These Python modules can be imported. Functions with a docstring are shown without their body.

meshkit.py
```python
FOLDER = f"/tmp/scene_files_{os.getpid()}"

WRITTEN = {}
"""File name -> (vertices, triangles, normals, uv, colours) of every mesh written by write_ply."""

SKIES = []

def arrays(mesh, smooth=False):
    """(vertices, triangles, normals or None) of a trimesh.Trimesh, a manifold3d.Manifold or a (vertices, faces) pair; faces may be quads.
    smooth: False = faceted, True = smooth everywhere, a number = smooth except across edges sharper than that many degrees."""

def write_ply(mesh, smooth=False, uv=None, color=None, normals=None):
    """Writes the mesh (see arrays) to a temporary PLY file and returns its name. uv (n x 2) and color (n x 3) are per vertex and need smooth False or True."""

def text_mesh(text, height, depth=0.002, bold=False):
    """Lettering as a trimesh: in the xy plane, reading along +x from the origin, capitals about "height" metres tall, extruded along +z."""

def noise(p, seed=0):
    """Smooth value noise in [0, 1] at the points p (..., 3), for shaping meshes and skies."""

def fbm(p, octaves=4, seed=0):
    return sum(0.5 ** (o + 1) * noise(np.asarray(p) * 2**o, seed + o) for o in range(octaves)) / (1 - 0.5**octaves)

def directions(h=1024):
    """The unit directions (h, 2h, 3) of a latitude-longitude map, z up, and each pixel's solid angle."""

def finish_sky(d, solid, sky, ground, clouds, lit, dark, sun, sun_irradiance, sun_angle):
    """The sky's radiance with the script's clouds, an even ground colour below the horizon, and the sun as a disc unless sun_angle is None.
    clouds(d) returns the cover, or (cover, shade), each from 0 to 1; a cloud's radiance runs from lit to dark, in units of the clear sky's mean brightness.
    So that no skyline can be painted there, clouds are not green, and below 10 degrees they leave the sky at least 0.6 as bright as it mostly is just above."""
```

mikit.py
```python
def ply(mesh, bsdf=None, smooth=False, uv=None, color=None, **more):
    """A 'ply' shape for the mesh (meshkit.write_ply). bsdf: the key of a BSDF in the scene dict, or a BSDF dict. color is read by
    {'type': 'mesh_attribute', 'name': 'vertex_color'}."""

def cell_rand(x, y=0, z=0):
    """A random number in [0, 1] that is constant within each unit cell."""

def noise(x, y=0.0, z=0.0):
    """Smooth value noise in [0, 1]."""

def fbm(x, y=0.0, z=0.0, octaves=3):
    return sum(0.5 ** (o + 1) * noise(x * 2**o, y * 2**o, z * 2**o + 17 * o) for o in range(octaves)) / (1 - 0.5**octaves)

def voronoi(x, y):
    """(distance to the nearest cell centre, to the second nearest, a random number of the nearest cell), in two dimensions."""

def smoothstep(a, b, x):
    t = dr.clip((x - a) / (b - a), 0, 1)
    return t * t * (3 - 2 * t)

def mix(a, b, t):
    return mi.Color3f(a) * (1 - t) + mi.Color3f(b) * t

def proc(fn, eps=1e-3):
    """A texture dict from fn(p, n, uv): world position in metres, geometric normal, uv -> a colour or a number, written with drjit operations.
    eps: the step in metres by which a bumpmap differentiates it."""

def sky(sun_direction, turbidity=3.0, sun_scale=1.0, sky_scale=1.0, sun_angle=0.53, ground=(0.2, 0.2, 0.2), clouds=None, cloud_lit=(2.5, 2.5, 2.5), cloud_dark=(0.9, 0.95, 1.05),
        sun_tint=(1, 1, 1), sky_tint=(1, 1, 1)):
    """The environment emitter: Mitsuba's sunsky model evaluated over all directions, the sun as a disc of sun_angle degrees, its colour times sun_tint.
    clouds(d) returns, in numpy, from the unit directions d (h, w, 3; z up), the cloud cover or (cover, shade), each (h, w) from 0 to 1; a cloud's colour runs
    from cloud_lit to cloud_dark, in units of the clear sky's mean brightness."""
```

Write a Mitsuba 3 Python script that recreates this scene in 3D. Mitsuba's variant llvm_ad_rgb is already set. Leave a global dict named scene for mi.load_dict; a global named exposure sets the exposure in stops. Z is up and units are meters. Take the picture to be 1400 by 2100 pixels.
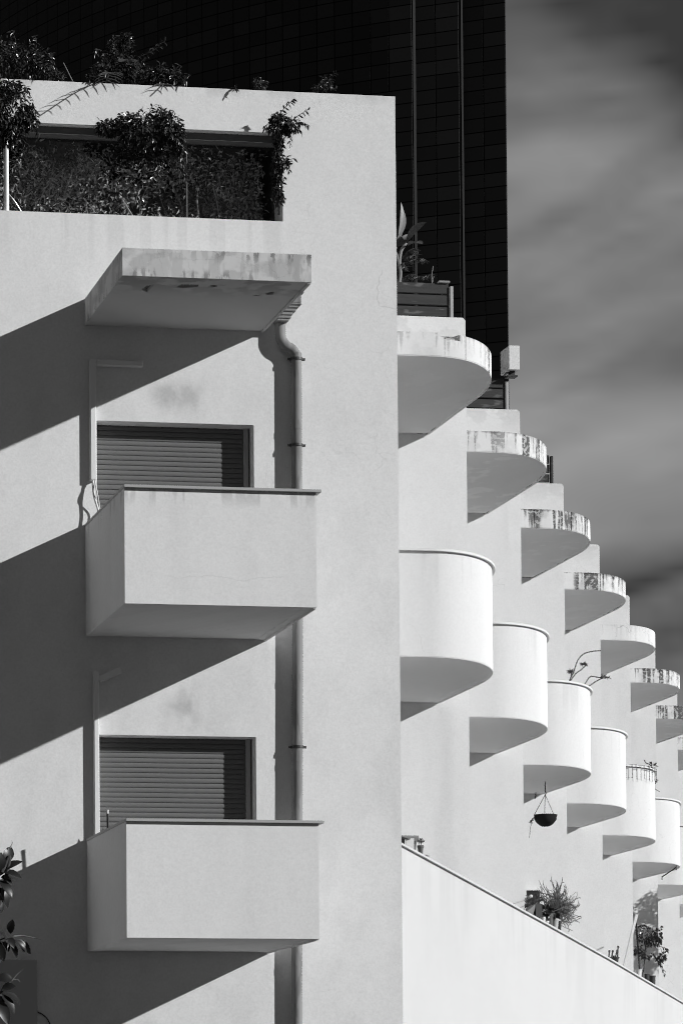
import math, random
import numpy as np, trimesh, mitsuba as mi, drjit as dr
import manifold3d as m3
from shapely.geometry import Polygon, box as sbox
from shapely.ops import unary_union
import meshkit, mikit
from mikit import proc, noise, fbm, voronoi, cell_rand, smoothstep, mix

scene, labels = {}, {}
# ------------------------------------------------------------------ camera
CAM = np.array([-9.12128, -29.39527, -0.91494])
RIGHT, FWD, UP = np.array([[0.990201, -0.139607, -0.003552], [0.13965, 0.989726, 0.030659], [-0.000765, -0.030855, 0.999524]])
M = np.eye(4); M[:3, 0], M[:3, 1], M[:3, 2], M[:3, 3] = -RIGHT, UP, FWD, CAM
scene['camera'] = {'type': 'perspective', 'fov': math.degrees(2 * math.atan(700 / 6500)), 'fov_axis': 'x',
                   'principal_point_offset_x': (226.1 + 700) / 1400, 'principal_point_offset_y': -(2203.8 - 1050) / 2102,
                   'near_clip': 0.5, 'far_clip': 2000.0, 'to_world': mi.ScalarTransform4f(M.tolist())}
# ------------------------------------------------------------------ sun and clouded sky (black and white photograph: neutral tints)
PHI = math.radians(58.0); EL = math.atan(0.473 * math.sin(PHI))
SUN = np.array([math.sin(PHI) * math.cos(EL), -math.cos(PHI) * math.cos(EL), math.sin(EL)])


def clouds(d):
    """a wind-drawn cloud layer over the whole sky"""
    A = np.array([[5.353, -2.439, 1.58], [-6.358, -2.478, 17.72], [1.359, 3.628, 0.995]])
    q = d @ A.T + np.array((88.1, 93.44, 151.2))
    wv = np.stack([meshkit.fbm(q * .9 + 7, 3, 5), meshkit.fbm(q * .9 + 31, 3, 6), meshkit.fbm(q * .9 + 53, 3, 7)], -1) - .5
    f = meshkit.fbm(q + wv * 1.2, 5, 11)
    wisp = meshkit.fbm(q * [2.5, 5.0, 2.5] + wv * 7, 5, 23) - .5
    thread = .5 - np.abs(meshkit.fbm(q * [1.6, 6.0, 2.0] + wv * 9, 4, 41) - .5) * 4
    return np.ones(d.shape[:2]), np.clip((.785 - f - .15 * wisp - .025 * thread) / .345, 0, 1)


scene['sky'] = mikit.sky(SUN.tolist(), turbidity=3.0, sun_scale=1.0, sky_scale=1.0, ground=(.06, .06, .06), clouds=clouds,
                         cloud_lit=(1.24, 1.24, 1.24), cloud_dark=(.17, .17, .17), sun_tint=(1.0, 1.345, 2.27))
exposure = 1.92
# ------------------------------------------------------------------ helpers
rng = np.random.default_rng(7)
cat = trimesh.util.concatenate


def tag(key, label=None, category=None, group=None, kind=None):
    labels[key] = {k: v for k, v in dict(label=label, category=category, group=group, kind=kind).items() if v}


def put(key, mesh, bsdf, smooth=False, **more):
    scene[key] = mikit.ply(mesh, bsdf, smooth=smooth, **more)


def numbered(base, i):
    return base if i == 0 else f'{base}_{i:03d}'


def bx(x0, x1, y0, y1, z0, z1):
    m = trimesh.creation.box((x1 - x0, y1 - y0, z1 - z0)); m.apply_translation(((x0 + x1) / 2, (y0 + y1) / 2, (z0 + z1) / 2)); return m


def cbx(x0, x1, y0, y1, z0, z1, c=.006):
    """a box with chamfered edges"""
    P = []
    for sx in (0, 1):
        for sy in (0, 1):
            for sz in (0, 1):
                x, y, z = (x0, x1)[sx], (y0, y1)[sy], (z0, z1)[sz]
                dx, dy, dz = c * (1 - 2 * sx), c * (1 - 2 * sy), c * (1 - 2 * sz)
                P += [(x + dx, y + dy, z), (x + dx, y, z + dz), (x, y + dy, z + dz)]
    return trimesh.Trimesh(*hull(P), process=False)


def hull(P):
    h = m3.Manifold.hull_points(np.asarray(P, np.float32)).to_mesh()
    return np.array(h.vert_properties[:, :3]), np.array(h.tri_verts)


def ex(poly, z0, z1):
    """plan polygon -> vertical solid"""
    gs = getattr(poly, 'geoms', [poly])
    out = []
    for g in gs:
        m = trimesh.creation.extrude_polygon(g, z1 - z0, engine='earcut'); m.apply_translation((0, 0, z0)); out.append(m)
    return cat(out)


def exy(poly, y0, y1):
    """elevation polygon (x, z) -> solid from y0 to y1"""
    m = trimesh.creation.extrude_polygon(poly, y1 - y0, engine='earcut')
    v = m.vertices.copy(); m = trimesh.Trimesh(np.stack([v[:, 0], y1 - v[:, 2], v[:, 1]], 1), m.faces, process=False)
    return m


def exx(prof, x0, x1):
    """closed profile (y, z) -> solid from x0 to x1"""
    m = trimesh.creation.extrude_polygon(Polygon(prof), x1 - x0, engine='earcut')
    v = m.vertices.copy()
    return trimesh.Trimesh(np.stack([x0 + v[:, 2], v[:, 0], v[:, 1]], 1), m.faces, process=False)


def tube(pts, r, sides=8, cap=True):
    p = np.asarray(pts, float); n = len(p)
    r = np.broadcast_to(np.asarray(r, float), (n,))
    t = np.gradient(p, axis=0); t /= np.linalg.norm(t, axis=1, keepdims=True) + 1e-12
    ref = np.array([0, 0, 1.0]) if abs(t[0, 2]) < .9 else np.array([1.0, 0, 0])
    a = np.cross(t[0], ref); a /= np.linalg.norm(a)
    ang = np.arange(sides) * 2 * np.pi / sides
    V = []
    for i in range(n):
        a = a - t[i] * (a @ t[i]); a /= np.linalg.norm(a); b = np.cross(t[i], a)
        V.append(p[i] + r[i] * (np.cos(ang)[:, None] * a + np.sin(ang)[:, None] * b))
    V = np.vstack(V); Fc = []
    for i in range(n - 1):
        for j in range(sides):
            k = (j + 1) % sides; A, B_, C_, D = i * sides + j, i * sides + k, (i + 1) * sides + k, (i + 1) * sides + j
            Fc += [(A, B_, C_), (A, C_, D)]
    if cap:
        V = np.vstack([V, p[:1], p[-1:]]); c0, c1 = len(V) - 2, len(V) - 1
        for j in range(sides):
            k = (j + 1) % sides
            Fc += [(c0, k, j), (c1, (n - 1) * sides + j, (n - 1) * sides + k)]
    return trimesh.Trimesh(V, Fc, process=False)


def curve(pts, n=12):
    """smooth curve through the points"""
    p = np.asarray(pts, float)
    if len(p) == 2:
        return p[0] + (p[1] - p[0]) * np.linspace(0, 1, n)[:, None]
    q = np.vstack([2 * p[0] - p[1], p, 2 * p[-1] - p[-2]]); out = []
    for i in range(1, len(q) - 2):
        for t in np.linspace(0, 1, n, endpoint=False):
            a, b, c, d = q[i - 1], q[i], q[i + 1], q[i + 2]
            out.append(.5 * (2 * b + (c - a) * t + (2 * a - 5 * b + 4 * c - d) * t * t + (3 * b - a - 3 * c + d) * t ** 3))
    return np.array(out + [q[-2]])


def lathe(prof, at=(0, 0, 0), n=20, squash=1.0):
    """profile [(r, z)] turned about the vertical"""
    prof = np.asarray(prof, float); a = np.arange(n) * 2 * np.pi / n
    V = np.stack([prof[:, None, 0] * np.cos(a), prof[:, None, 0] * np.sin(a) * squash, np.broadcast_to(prof[:, None, 1], (len(prof), n))], -1).reshape(-1, 3) + np.asarray(at)
    Fc = []
    for i in range(len(prof) - 1):
        for j in range(n):
            k = (j + 1) % n; A, B_, C_, D = i * n + j, i * n + k, (i + 1) * n + k, (i + 1) * n + j
            Fc += [(A, B_, C_), (A, C_, D)]
    m = trimesh.Trimesh(V, Fc, process=False)
    if m.volume < 0:
        m.invert()
    return m


def pot_mesh(at, r, h):
    return lathe([(.001, 0), (r * .68, 0), (r * .88, h * .78), (r, h * .78), (r * 1.02, h), (r * .86, h), (r * .80, h * .86), (.001, h * .86)], at)


# a leaf: midrib along +x, blade folded up along it, tip bent down; unit length, unit width
LV = np.array([[0, 0, 0], [.3, 0, -.01], [.65, 0, -.05], [1, 0, -.17], [.25, .42, .08], [.62, .40, .04], [.25, -.42, .08], [.62, -.40, .04]])
LF = np.array([[0, 1, 4], [1, 5, 4], [1, 2, 5], [2, 3, 5], [0, 6, 1], [1, 6, 7], [1, 7, 2], [2, 7, 3]])


def leaf_mass(P, D, L, Wd, N=None):
    """one leaf at every base point P along D (length L, width Wd) as one mesh"""
    P, D = np.asarray(P, float), np.asarray(D, float); n = len(P)
    D = D / (np.linalg.norm(D, axis=1, keepdims=True) + 1e-9)
    if N is None:
        N = rng.normal(0, .6, (n, 3)) + [0.1, -.4, .8]
    Yv = np.cross(N, D); Yv /= np.linalg.norm(Yv, axis=1, keepdims=True) + 1e-9
    Zv = np.cross(D, Yv)
    L = np.broadcast_to(L, (n,)); Wd = np.broadcast_to(Wd, (n,))
    V = P[:, None] + LV[None, :, 0:1] * (L[:, None, None] * D[:, None]) + LV[None, :, 1:2] * (Wd[:, None, None] * Yv[:, None]) + LV[None, :, 2:3] * (L[:, None, None] * Zv[:, None])
    Fc = LF[None] + (np.arange(n) * len(LV))[:, None, None]
    return trimesh.Trimesh(V.reshape(-1, 3), Fc.reshape(-1, 3), process=False)


def lumps(spec, n):
    """n points spread through the shells of several ellipsoids ((centre), (radii), weight), and their outward directions"""
    wts = np.array([s_[2] for s_ in spec], float); wts /= wts.sum()
    idx = rng.choice(len(spec), n, p=wts)
    d = rng.normal(size=(n, 3)); d /= np.linalg.norm(d, axis=1, keepdims=True)
    rad = rng.uniform(.15, 1.0, n) ** .5
    C = np.array([s_[0] for s_ in spec])[idx]; R = np.array([s_[1] for s_ in spec])[idx]
    return C + d * R * rad[:, None], d


def big_leaf(base, tip, width, normal, curl=.12, fold=.25, n=7, shape=.45):
    """one large leaf as a curved, folded blade with thickness"""
    base, tip, N = np.asarray(base, float), np.asarray(tip, float), np.asarray(normal, float)
    D = tip - base; L = np.linalg.norm(D); D /= L
    Yv = np.cross(N, D); Yv /= np.linalg.norm(Yv); Zv = np.cross(D, Yv)
    t = np.linspace(0, 1, n)
    prof = np.sin(np.pi * t ** (math.log(.5) / math.log(shape))) ** .75
    V = []
    for k, tt in enumerate(t):
        c = base + D * (tt * L) + Zv * (curl * L * math.sin(math.pi * tt))
        hw = width / 2 * max(prof[k], .03)
        V += [c - Yv * hw + Zv * hw * fold, c, c + Yv * hw + Zv * hw * fold]
    V = np.array(V); Fc = []
    for k in range(n - 1):
        for j in (0, 1):
            a = k * 3 + j; Fc += [(a, a + 1, a + 4), (a, a + 4, a + 3)]
    m = trimesh.Trimesh(V, Fc, process=False)
    return m


# ------------------------------------------------------------------ materials
def grey(v):
    return {'type': 'rgb', 'value': [v, v, v]}


def mat(name, base, rough=.8, spec=.3, metallic=0.0, two=False, bump=None, bscale=.001):
    b = {'type': 'principled', 'base_color': base if isinstance(base, dict) else grey(base), 'roughness': rough, 'specular': spec, 'metallic': metallic}
    if bump is not None:
        b = {'type': 'bumpmap', 'arbitrary': bump, 'scale': bscale, 'bsdf': b}
    if two:
        b = {'type': 'twosided', 'bsdf': b}
    scene[name] = b


def g3(v):
    return mi.Color3f(v, v, v)


def cracks(a, b, scale, width, keep):
    """hairline cracks: warped cell borders kept only in a few places"""
    wx = fbm(a * 2.3, b * 2.3, 3.0, 4) - .5; wy = fbm(a * 2.3, b * 2.3, 9.0, 4) - .5
    f1, f2, _ = voronoi(a * scale + wx * 1.5, b * scale + wy * 1.5)
    line = 1 - smoothstep(width * .4, width, f2 - f1)
    return line * smoothstep(keep, keep + .08, noise(a * .8 + 3.3, b * .8 + 1.7, 4.0))


def plaster(p, base, dirt, crack):
    a = p.x + .7 * p.y; b = p.z + .2 * p.y
    v = base * (1 + .035 * (fbm(a * .9, b * .7, 2.0, 4) - .5) + .05 * (fbm(a * 9, b * 6, 5.0, 4) - .5) + .09 * (noise(a * 95, b * 95, p.y * 90) - .5) + .05 * (noise(a * 47, b * 47, p.y * 40) - .5))
    v *= 1 - dirt * smoothstep(.52, .85, fbm(a * 2.2, b * .35, 11.0, 4))              # faint rain streaks
    return v * (1 - crack * cracks(a, b, .9, .010, .64))


def blotch(p, x, z, rx, rz):
    d = dr.square((p.x - x) / rx) + dr.square((p.z - z) / rz)
    return dr.exp(-d) * smoothstep(.30, .75, fbm(p.x * 6, p.z * 4, x + z, 5)) * 1.6


def main_fn(p, n, uv):
    v = plaster(p, .625, .07, .07)
    # grime above the two roller shutters
    v *= 1 - .30 * dr.clip(blotch(p, -2.17, 6.50, .24, .15) + blotch(p, -2.12, 3.52, .15, .22), 0, 1) * smoothstep(-.06, -.01, p.y)
    wob = .03 * (fbm(p.x * 5, 3.0, 1.0, 4) - .5)
    def hair(x, y, w): return smoothstep(w, w * .3, dr.abs(x - y))
    # single hairline cracks: along the upper balcony front, and down the corner pier
    v *= 1 - .08 * hair(p.z, 4.415 + 3 * wob, .007) * smoothstep(-2.8, -2.5, p.x) * smoothstep(-1.5, -1.7, p.x) * smoothstep(-1.74, -1.75, p.y)
    v *= 1 - .16 * hair(p.x, -.165 + 2.2 * (fbm(p.z * 5, 2.0, 1.0, 4) - .5) * .08, .008) * smoothstep(7.40, 7.46, p.z) * smoothstep(7.80, 7.74, p.z) * smoothstep(-.01, -.005, p.y)
    v *= 1 - .16 * hair(p.z, 7.42 + 2 * wob, .008) * smoothstep(-.17, -.15, p.x) * smoothstep(-.01, -.005, p.y)
    v *= 1 - .22 * smoothstep(.5, .62, fbm(p.x * 13, p.z * 1.2 + p.y * 13, 6.0, 3)) * smoothstep(.16, .0, dr.abs(p.z - 5.19) - .02) * smoothstep(-.02, -.04, p.y)
    v *= 1 - .09 * smoothstep(.48, .66, fbm(p.x * 11, p.z * .5, 14.0, 4)) * smoothstep(7.5, 8.2, p.z) * smoothstep(8.25, 8.2, p.z) * smoothstep(-1.0, -1.2, p.x)
    v *= 1 - .05 * smoothstep(.4, .75, fbm(p.x * 4, p.z * 3, 21.0, 4)) * smoothstep(6.9, 6.3, p.z) * smoothstep(-.06, -.01, p.y)
    v *= 1 - .16 * smoothstep(9.36, 9.47, p.z) * smoothstep(.35, .7, fbm(p.x * 6, p.z * 2, 3.0, 3))
    return g3(v)


def unit_fn(p, n, uv):
    v = plaster(p, .64, .12, .12)
    v *= 1 - .14 * smoothstep(8.1, 8.45, p.z) * smoothstep(.45, .55, fbm(p.x * 5 + 1.7 * p.y, p.z * 5, 3.0, 4))
    return g3(v)


def fresh_fn(p, n, uv):
    a = p.x + .7 * p.y
    v = .58 * (1 + .05 * (fbm(a * .8, p.z * .6, 2.0, 3) - .5) + .06 * (noise(a * 95, p.z * 95, p.y * 90) - .5) + .04 * (noise(a * 47, p.z * 47, p.y * 40) - .5))
    v *= 1 - .10 * smoothstep(.50, .68, fbm(a * 7 + 5 * dr.floor(p.y / 3.9913), p.z * .5, 3.0, 4)) * smoothstep(4.6, 5.25, p.z) * smoothstep(3.9, 4.1, p.z)
    return g3(v * (1 - .12 * cracks(a, p.z, .7, .012, .66)))


def canopy_main_fn(p, n, uv):
    a = p.x - p.y
    face = smoothstep(.5, .3, dr.abs(n.z))
    top = smoothstep(7.24, 7.385, p.z)
    v = .50 * (1 + .10 * (fbm(a * 3, p.z * 4, 2.0, 4) - .5) + .05 * (noise(a * 80, p.z * 80, p.y * 80) - .5))
    v *= 1 - face * .20 * smoothstep(.46, .60, fbm(a * 5, p.z * 8, 3.0, 5))
    v *= 1 - face * .16 * smoothstep(.50, .62, fbm(a * 15, p.z * 4, 8.0, 4))
    v *= 1 - face * .60 * smoothstep(.60, .68, fbm(a * 22, p.z * 9, 12.0, 4)) * (top * .9 + .05) * smoothstep(-3.1, -1.6, p.x)
    v *= 1 - face * .45 * smoothstep(.62, .70, fbm(a * 26, p.z * 5, 31.0, 4)) * smoothstep(7.24, 7.16, p.z)
    v *= 1 - .14 * cracks(a, p.z, 4.5, .022, .58) * face
    under = 1 - face
    v *= 1 - under * .30 * smoothstep(-1.0, -1.55, p.y) * smoothstep(.42, .6, fbm(p.x * 5, p.y * 6, 4.0, 4))
    v = dr.select((p.z > 7.1425) & (p.z < 7.18) & (dr.abs(n.z) > .5), .13, v)        # bare concrete in the spalls
    return g3(v)


# how stained each unit's canopy edge is: fine drips, broad dark bands, and where along the edge the bands begin
DRIP = [0, .40, .70, 1.0, .95, .15, .9, 1.0, .6, .5, .5]
BAND = [0, .3, 1.0, .6, .38, .0, .35, .85, .4, .4, .4]
FROM = [0, 1.25, .95, .2, .4, .0, .5, .3, .3, .3, .3]


def canopy_round_fn(p, n, uv):
    k = dr.floor(p.y / 3.9913 - .002) + 1
    drip, band, frm = mi.Float(.5), mi.Float(.3), mi.Float(.3)
    for i in range(1, 10):
        m_ = dr.abs(k - i) < .5
        drip = dr.select(m_, DRIP[i], drip); band = dr.select(m_, BAND[i], band); frm = dr.select(m_, FROM[i], frm)
    loc = p.x - 2.0155 * (k - 1)
    a = p.x + .35 * p.y + 3.7 * k
    t = dr.clip((7.388 - p.z) / .235, 0, 1)                                    # 0 at the top of the edge, 1 at its foot
    face = smoothstep(.5, .3, dr.abs(n.z))
    v = .60 * (1 + .06 * (fbm(a * 4, p.z * 5, 2.0, 3) - .5) + .06 * (noise(a * 90, p.z * 90, p.y * 90) - .5))
    inb = smoothstep(frm - .10, frm + .10, loc) * band
    speck = 1 - .55 * smoothstep(.52, .68, fbm(a * 34, p.z * 42, 9.0, 3))
    st = .46 * noise(a * 10.0, k * 7.0) + .32 * noise(a * 25.0, k * 3.0) + .22 * noise(a * 61.0, k * 5.0) + .16 * (fbm(a * 14, p.z * 16, 5.0, 4) - .5)
    v *= 1 - face * .82 * smoothstep(.56 - .14 * inb, .66 - .14 * inb, st - .05 * t) * smoothstep(.05, .35, inb) * speck        # broad weathered bands
    st2 = .40 * noise(a * 21.0, k * 9.0) + .35 * noise(a * 52.0, k * 13.0) + .25 * noise(a * 6.0, k * 2.0) + .12 * (fbm(a * 20, p.z * 14, 8.0, 4) - .5)
    v *= 1 - face * .75 * drip * smoothstep(.53, .70, st2 - .22 * t + .06) * speck                                            # drips from the top edge
    v *= 1 - face * .55 * drip * smoothstep(.13, .0, t + .16 * (fbm(a * 22, k, 2.0, 3) - .5)) * smoothstep(.38, .55, fbm(a * 7, k, 4.0, 3))
    v *= 1 - face * .18 * drip * smoothstep(.42, .65, fbm(a * 8, p.z * 9, k + 3, 4))
    v *= 1 - face * .25 * cracks(a, p.z * 1.0, 2.4, .022, .50)
    hole = (dr.abs(n.z) < .98) & (p.y > .735) & (p.y < .9) & (p.z > 7.325) & (p.z < 7.385) & (p.x > .6) & (p.x < .9) & (k < 1.5)
    v = dr.select(hole, .10 + .25 * smoothstep(.45, .6, fbm(p.x * 20, p.z * 30, 2.0, 3)), v)      # broken-out corner, bare concrete
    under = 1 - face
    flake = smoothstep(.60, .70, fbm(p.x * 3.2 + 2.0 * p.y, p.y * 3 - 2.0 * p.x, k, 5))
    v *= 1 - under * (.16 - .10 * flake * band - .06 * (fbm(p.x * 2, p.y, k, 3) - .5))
    return g3(v)


def wood_fn(p, n, uv):
    v = .026 * (1 + .8 * (fbm(p.x * 3, p.z * 60, p.y * 3, 3) - .5))
    return g3(v + .06 * smoothstep(.62, .78, fbm(p.x * 6, p.z * 26, 3.0, 4)))


def pipe_fn(p, n, uv):
    v = .215 * (1 + .25 * (fbm(p.x * 8, p.z * 2.2, 2.0, 4) - .5))
    return g3(v * (1 - .25 * smoothstep(.5, .7, fbm(p.x * 30, p.z * 5, 6.0, 3))))


def shutter_fn(p, n, uv):
    return g3(.112 * (1 + .12 * (fbm(p.x * 3, p.z * 21.05, 2.0, 3) - .5) + .10 * (noise(p.x * 60, p.z * 60) - .5)))


def bump_fn(p, n, uv):
    return fbm(p.x * 22 + p.y * 9, p.z * 22, p.y * 13, 4)


mat('plaster_main', proc(main_fn), .9, .15, bump=proc(bump_fn), bscale=.0011)
mat('plaster_unit', proc(unit_fn), .9, .15)
mat('plaster_fresh', proc(fresh_fn), .85, .15)
mat('canopy_main_paint', proc(canopy_main_fn), .9, .1)
mat('canopy_round_paint', proc(canopy_round_fn), .9, .1)
mat('coping_metal', .32, .6, .3)
mat('wall_white', proc(lambda p, n, uv: g3(.44 * (1 - .055 * smoothstep(.46, .72, fbm((p.x + p.y) * 2.6, p.z * .5, 7.0, 4)) * smoothstep(1.0, .0, 2.235 - .0666 * p.x - p.z) - .02 * smoothstep(.45, .7, fbm((p.x + p.y) * .9, p.z * 1.6, 4.0, 4))) * (1 + .05 * (fbm((p.x + p.y) * .5, p.z * .8, 2.0, 4) - .5) + .02 * (noise(p.x * 70, p.y * 70, p.z * 70) - .5)))), .9, .1)
mat('coping_white', .58, .6, .3)
mat('shutter_paint', proc(shutter_fn), .45, .4)
mat('weathered', .13, .8, .2)
mat('box_dark', .03, .6, .3)
mat('stone_pale', .42, .9, .1)
mat('frame_grey', .36, .6, .3)
mat('leaf_mid2', .06, .5, .4, two=True)
mat('frame_paint', .33, .6, .3)
mat('pipe_metal', proc(pipe_fn), .6, .15)
mat('clamp_metal', .035, .5, .4)
mat('duct_plastic', .64, .5, .4)
mat('wood_dark', proc(wood_fn), .7, .3)
mat('panel_dark', .030, .7, .06)
mat('panel_dark_b', .025, .6, .08)
mat('panel_dark_c', .037, .7, .06)
mat('seam_black', .003, .9, 0.0)
mat('fin_pale', .020, .6, .2)
mat('fin_metal', .011, .5, .3)
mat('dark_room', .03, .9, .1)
mat('leaf_vine', .022, .30, .6, two=True)
mat('leaf_inner', .36, .26, .8, two=True)
mat('leaf_rubber', .014, .38, .3, two=True)
mat('leaf_pale', .20, .45, .4, two=True)
mat('leaf_mid', .08, .5, .4, two=True)
mat('stem_brown', .05, .8, .2)
mat('stem_pale', .22, .7, .2)
mat('white_plastic', .58, .45, .4)
mat('black_plastic', .02, .5, .4)
mat('terracotta', .22, .8, .2)
mat('grey_pot', .10, .7, .3)
mat('basket_coir', .018, .95, .1)
mat('iron_black', .02, .5, .4)
mat('pavement', proc(lambda p, n, uv: g3(.055 * (1 + .3 * (fbm(p.x * .3, p.y * .3, 1.0, 4) - .5)))), .9, .1)
scene['glass'] = {'type': 'thindielectric', 'int_ior': 1.5}

# ------------------------------------------------------------------ ground
gm = trimesh.creation.box((900, 900, .2)); gm.apply_translation((100, 100, -2.6))
put('ground', gm, 'pavement'); tag('ground', kind='structure')

# ------------------------------------------------------------------ the near apartment block
AB = 'apartment_block'
tag(AB, 'white plastered block with box balconies, roller shutters and drainpipe, nearest at left', 'building')
ZT, ZG = 9.478, -2.45
OP = (-5.6, -1.125, 8.213, 9.07)                                # opening of the roof terrace
SH = [(-2.963, -1.428, 4.29, 6.229), (-2.963, -1.428, 1.29, 3.224)]
face = sbox(-9.5, ZG, 0, ZT).difference(sbox(OP[0], OP[2], OP[1], OP[3]))
for a, b, c, d in SH:
    face = face.difference(sbox(a, c, b, d))
wall = [exy(face, 0, .30), bx(-.30, 0, .301, 7.5, ZG, ZT), bx(-9.5, -9.2, .301, 7.5, ZG, ZT), bx(-9.2, -.30, 7.2, 7.5, ZG, ZT),
        bx(-9.2, -.301, .301, 7.2, 9.14, 9.2)]
put(f'{AB}__wall', cat(wall), 'plaster_main')
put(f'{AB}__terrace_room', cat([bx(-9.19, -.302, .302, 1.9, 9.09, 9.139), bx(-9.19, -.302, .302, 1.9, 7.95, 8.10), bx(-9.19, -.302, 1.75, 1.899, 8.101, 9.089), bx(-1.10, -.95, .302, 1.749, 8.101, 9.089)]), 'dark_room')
# roof terrace: glass panes, thin joints, post
gx = [-5.55, -4.42, (-2.866,0.200,8.458)[0], (-2.022,0.200,8.492)[0], -1.139]
for i in range(4):
    x0, x1 = gx[i] + .004, gx[i + 1] - .004
    v = np.array([[x0, .2, 8.213], [x1, .2, 8.213], [x1, .2, 9.0], [x0, .2, 9.0]])
    put(numbered(f'{AB}__glass_pane', i), trimesh.Trimesh(v, [[0, 1, 2], [0, 2, 3]], process=False), 'glass')
put(f'{AB}__window_frame', cat([bx(-5.59, -1.134, .09, .23, 9.0, 9.068)] + [bx(x - .005, x + .005, .190, .210, 8.214, 8.999) for x in gx[3:4]]), 'weathered')
p0 = (-3.803,0.120,8.396)
put(f'{AB}__post', tube([(p0[0], .12, 8.214), (p0[0], .12, 9.068)], .026, 14), 'white_plastic', True)
# canopy over the upper balcony, with spalls broken out of its underside
cm = m3.Manifold.cube((1.7481, 1.7955, .2520)).translate((-3.0732, -1.6955, 7.1391))


def spall(pts, depth):
    P = np.array(pts)
    return m3.Manifold.hull_points(np.vstack([np.c_[P, np.full(len(P), 7.12)], np.c_[P.mean(0) + (P - P.mean(0)) * .75, np.full(len(P), 7.1391 + depth)]]).astype(np.float32))


for pts in ([(-2.810,-1.255,7.139), (-2.789,-1.402,7.139), (-2.720,-1.459,7.139), (-2.731,-1.329,7.139), (-2.731,-1.168,7.139)],
            [(-2.519,-1.373,7.139), (-2.491,-1.488,7.139), (-2.303,-1.496,7.139), (-2.297,-1.417,7.139), (-2.432,-1.352,7.139)],
            [(-2.220,-1.491,7.139), (-2.149,-1.500,7.139), (-2.138,-1.437,7.139), (-2.196,-1.430,7.139)],
            [(-1.656,-1.273,7.139), (-1.624,-1.342,7.139), (-1.566,-1.365,7.139), (-1.555,-1.253,7.139), (-1.613,-1.229,7.139)],
            [(-1.752,-1.179,7.139), (-1.724,-1.231,7.139), (-1.644,-1.242,7.139), (-1.689,-1.203,7.139)]):
    cm = cm - spall([q[:2] for q in pts], .022)
t_ = cm.to_mesh()
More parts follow.
